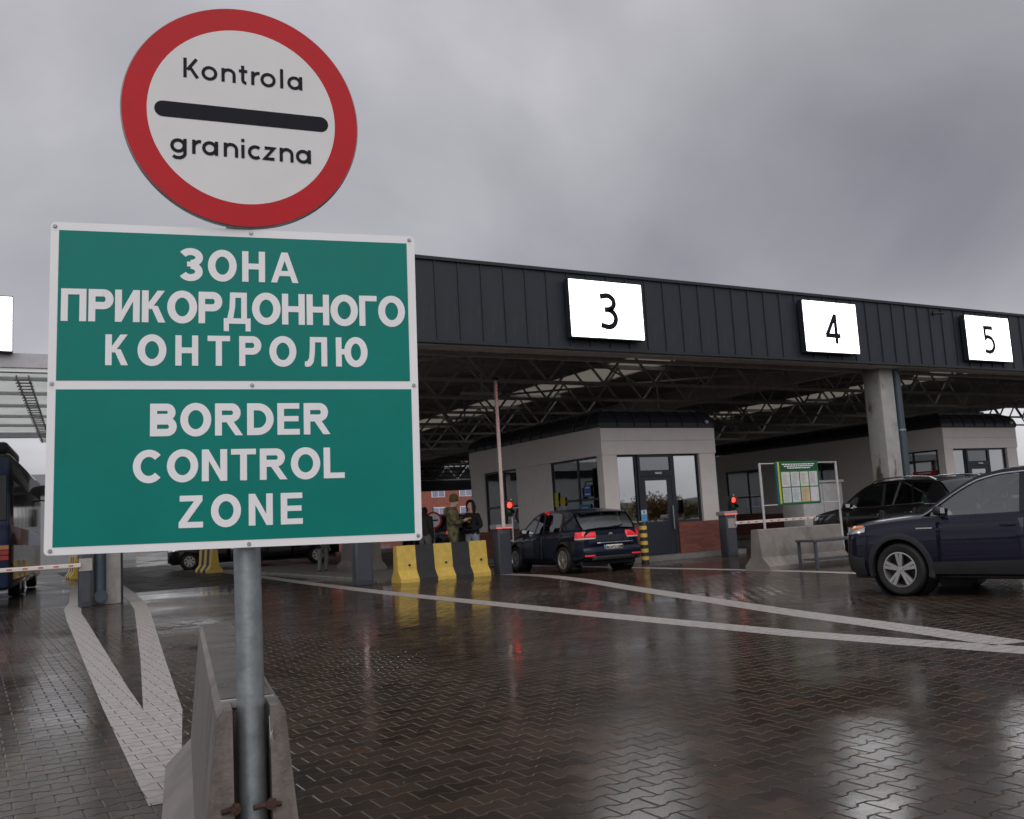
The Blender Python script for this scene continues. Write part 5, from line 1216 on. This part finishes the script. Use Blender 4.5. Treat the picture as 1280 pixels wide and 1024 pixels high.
# woman in a black hoodie facing him, hands in the front pocket
A = {'l': ((-.17, 0, 1.38), (-.27, -.03, 1.12), (-.13, .15, 1.03), (-.07, .17, 1.03)), 'r': ((.17, 0, 1.38), (.27, -.03, 1.12), (.13, .15, 1.03), (.07, .17, 1.03))}
def reg_w(c):
    if c.z > 1.47 and c.y > -.02: return 1
    if c.z > 1.47: return 0
    if c.z < .12: return 2
    if c.z < .93 and c.y < .12: return 3
    return 0
wp_ = PY(590, 650, 22.95)
wom = person('person in black hoodie and pale jeans facing the soldier', human(A, 0., 1.10), [hood_m, skin_m, boot_m, jeans_m], reg_w, (wp_[0]+.02, 23.0, .10), R(-118), 1.05)
hd_ = MB(); rows = []
for a in range(-125, 126, 12):
    ca, sa = math.cos(R(a)), math.sin(R(a)); rows.append([(.125*sa*f, .015-.115*ca*f+(.02 if f < 1 else 0), z) for z, f in ((1.44, 1.05), (1.52, 1.0), (1.62, 1.08), (1.72, .98), (1.79, .66), (1.815, .1))])
hd_.grid(rows).obj('hood', hood_m, wom, smooth=70, solid=.02)
hr = MB(); rows = []
for a in range(-120, 121, 12):
    ca, sa = math.cos(R(a)), math.sin(R(a)); rows.append([(.096*sa*f, .02-.098*ca*f+.01, z) for z, f in ((1.50, 1.0), (1.62, 1.02), (1.71, .98), (1.765, .62), (1.775, .1))])
hr.grid(rows).obj('hair', hair_m, wom, smooth=70)
MB().box(-.07, .02, .175, .18, 1.22, 1.27).obj('chest_print', ochre_p, wom); face(wom, .0)
# two more people half hidden by the sign
A = {'l': ((-.19, 0, 1.40), (-.24, -.02, 1.14), (-.22, .08, .90), (-.22, .10, .83)), 'r': ((.19, 0, 1.40), (.24, -.02, 1.14), (.22, .08, .90), (.22, .10, .83))}
def reg_p(c):
    if c.z > 1.5 and c.y > -.03: return 1
    if c.z < .14: return 2
    if c.z < .93 and abs(c.x) < .2: return 3
    return 3 if c.z < .8 else 0
lp = G(404, 718)
person('person in grey trousers standing under the sign board, only the legs showing', human(A, 0, 1.08, .13), [hood_m, skin_m, boot_m, trouser_m], reg_p, (lp[0], lp[1], 0), R(150), 1.04)
qp = PY(531, 660, 26.5)
person('person in dark coat just right of the green board edge', human(A, 0, 1.15), [mat('dark_coat', (.03, .03, .025), .85), hood_m, boot_m, trouser_m], lambda c: 1 if c.z > 1.5 else reg_p(c), (qp[0], 26.5, .10), R(60), 1.06)
# small round sign beside the soldier, far under the canopy
fs = thing('small_round_sign', 'small round red-rimmed sign far behind the soldier', 'road sign', tuple(PY(545, 720, 30)[:2])+(0,), R(-25)); fs.location.z = .0
MB().tube((0, 0, 0), (0, 0, 2.0), .03, n=8).obj('pole', galv, fs)
MB().lathe([(0, -.04), (.30, -.04), (.30, -.02)], c=(0, 0, 1.55), axis='y', n=32).obj('rim', sign_red, fs); MB().lathe([(0, -.044), (.235, -.044)], c=(0, 0, 1.55), axis='y', n=32).obj('face', sign_grey_white, fs); MB().box(-.16, .16, -.048, -.045, 1.525, 1.575).obj('bar', sign_black, fs)

# ================================================================== trees behind the camera (mirrored in the booth glass) and beyond
bark = mat('bark', (.07, .05, .035), .9); leaf_a = mat('leaf_olive', (.075, .068, .02), .7, var=.4, scale=1.5); leaf_b = mat('leaf_rust', (.12, .065, .02), .7, var=.4, scale=1.5)
def tree(label, loc, h, rx, leafm, seed):
    rnd = random.Random(seed); t = thing('tree', label, 'tree', loc, 0, 'trees across the road')
    mb = MB(); mb.tube((0, 0, 0), (.1, 0, h*.45), h*.035, h*.022, n=8)
    for k in range(7):
        a = rnd.uniform(0, 6.28); z = h*rnd.uniform(.25, .45); mb.tube((.05, 0, z), (math.cos(a)*rx*.6, math.sin(a)*rx*.6, z+h*.3), h*.014, h*.004, n=5)
    mb.obj('trunk', bark, t)
    cr = MB()
    for k in range(70):
        a = rnd.uniform(0, 6.28); r_ = rx*math.sqrt(rnd.random())*.85; cz = h*rnd.uniform(.34, .92); cc = Vector((math.cos(a)*r_, math.sin(a)*r_, cz))*1.0
        if (r_/rx)**2+((cz-h*.6)/(h*.42))**2 > 1: continue
        for q in range(60):
            d = Vector((rnd.gauss(0, 1), rnd.gauss(0, 1), rnd.gauss(0, .8)))*rx*.16; p = cc+d; s = h*.03*rnd.uniform(.7, 1.6); u_ = Vector((rnd.gauss(0, 1), rnd.gauss(0, 1), rnd.gauss(0, 1))).normalized(); v_ = u_.orthogonal().normalized()
            cr.add([p-u_*s-v_*s*.6, p+u_*s-v_*s*.6, p+u_*s+v_*s*.6, p-u_*s+v_*s*.6], [(0, 1, 2, 3)])
    cr.obj('crown', leafm, t, fix=False); return t
for i, (x, y, h) in enumerate([(52, -22, 6.5), (66, -34, 5.0), (60, -42, 7.5), (78, -26, 6.0), (88, -14, 6.5), (104, -12, 7.5), (70, -16, 5.0)]):
    tree(['rust coloured bushy tree', 'low olive round tree', 'tall rust tree', 'olive bushy tree', 'broad rust tree', 'tall olive tree', 'small olive tree'][i]+' across the road, mirrored in the booth glass', (x*2, 44+(y-44)*2, 0), h*.62, h*.75, leaf_b if i % 2 == 0 else leaf_a, i)

# ================================================================== small grit and leaves lying on the wet paving
gr = MB(); rnd = random.Random(5)
for k in range(420):
    d = rnd.uniform(2.5, 16); a = R(30)+rnd.uniform(-.55, .55); x, y = math.sin(a)*d, math.cos(a)*d; r_ = rnd.uniform(.003, .009)
    pts = [(x+r_*math.cos(q)*rnd.uniform(.6, 1.3), y+r_*math.sin(q)*rnd.uniform(.6, 1.3), .0005) for q in (0, 1.3, 2.6, 3.9, 5.1)]
    gr.add(pts+[(x, y, r_*.7)], [(i, (i+1) % 5, 5) for i in range(5)])
o = gr.obj('grit', mat('dark_grit', (.03, .025, .02), .6, col2=(.20, .17, .13), scale=2), fix=False); o['kind'] = 'stuff'; o['label'] = 'small stones and leaf bits scattered on the wet paving'
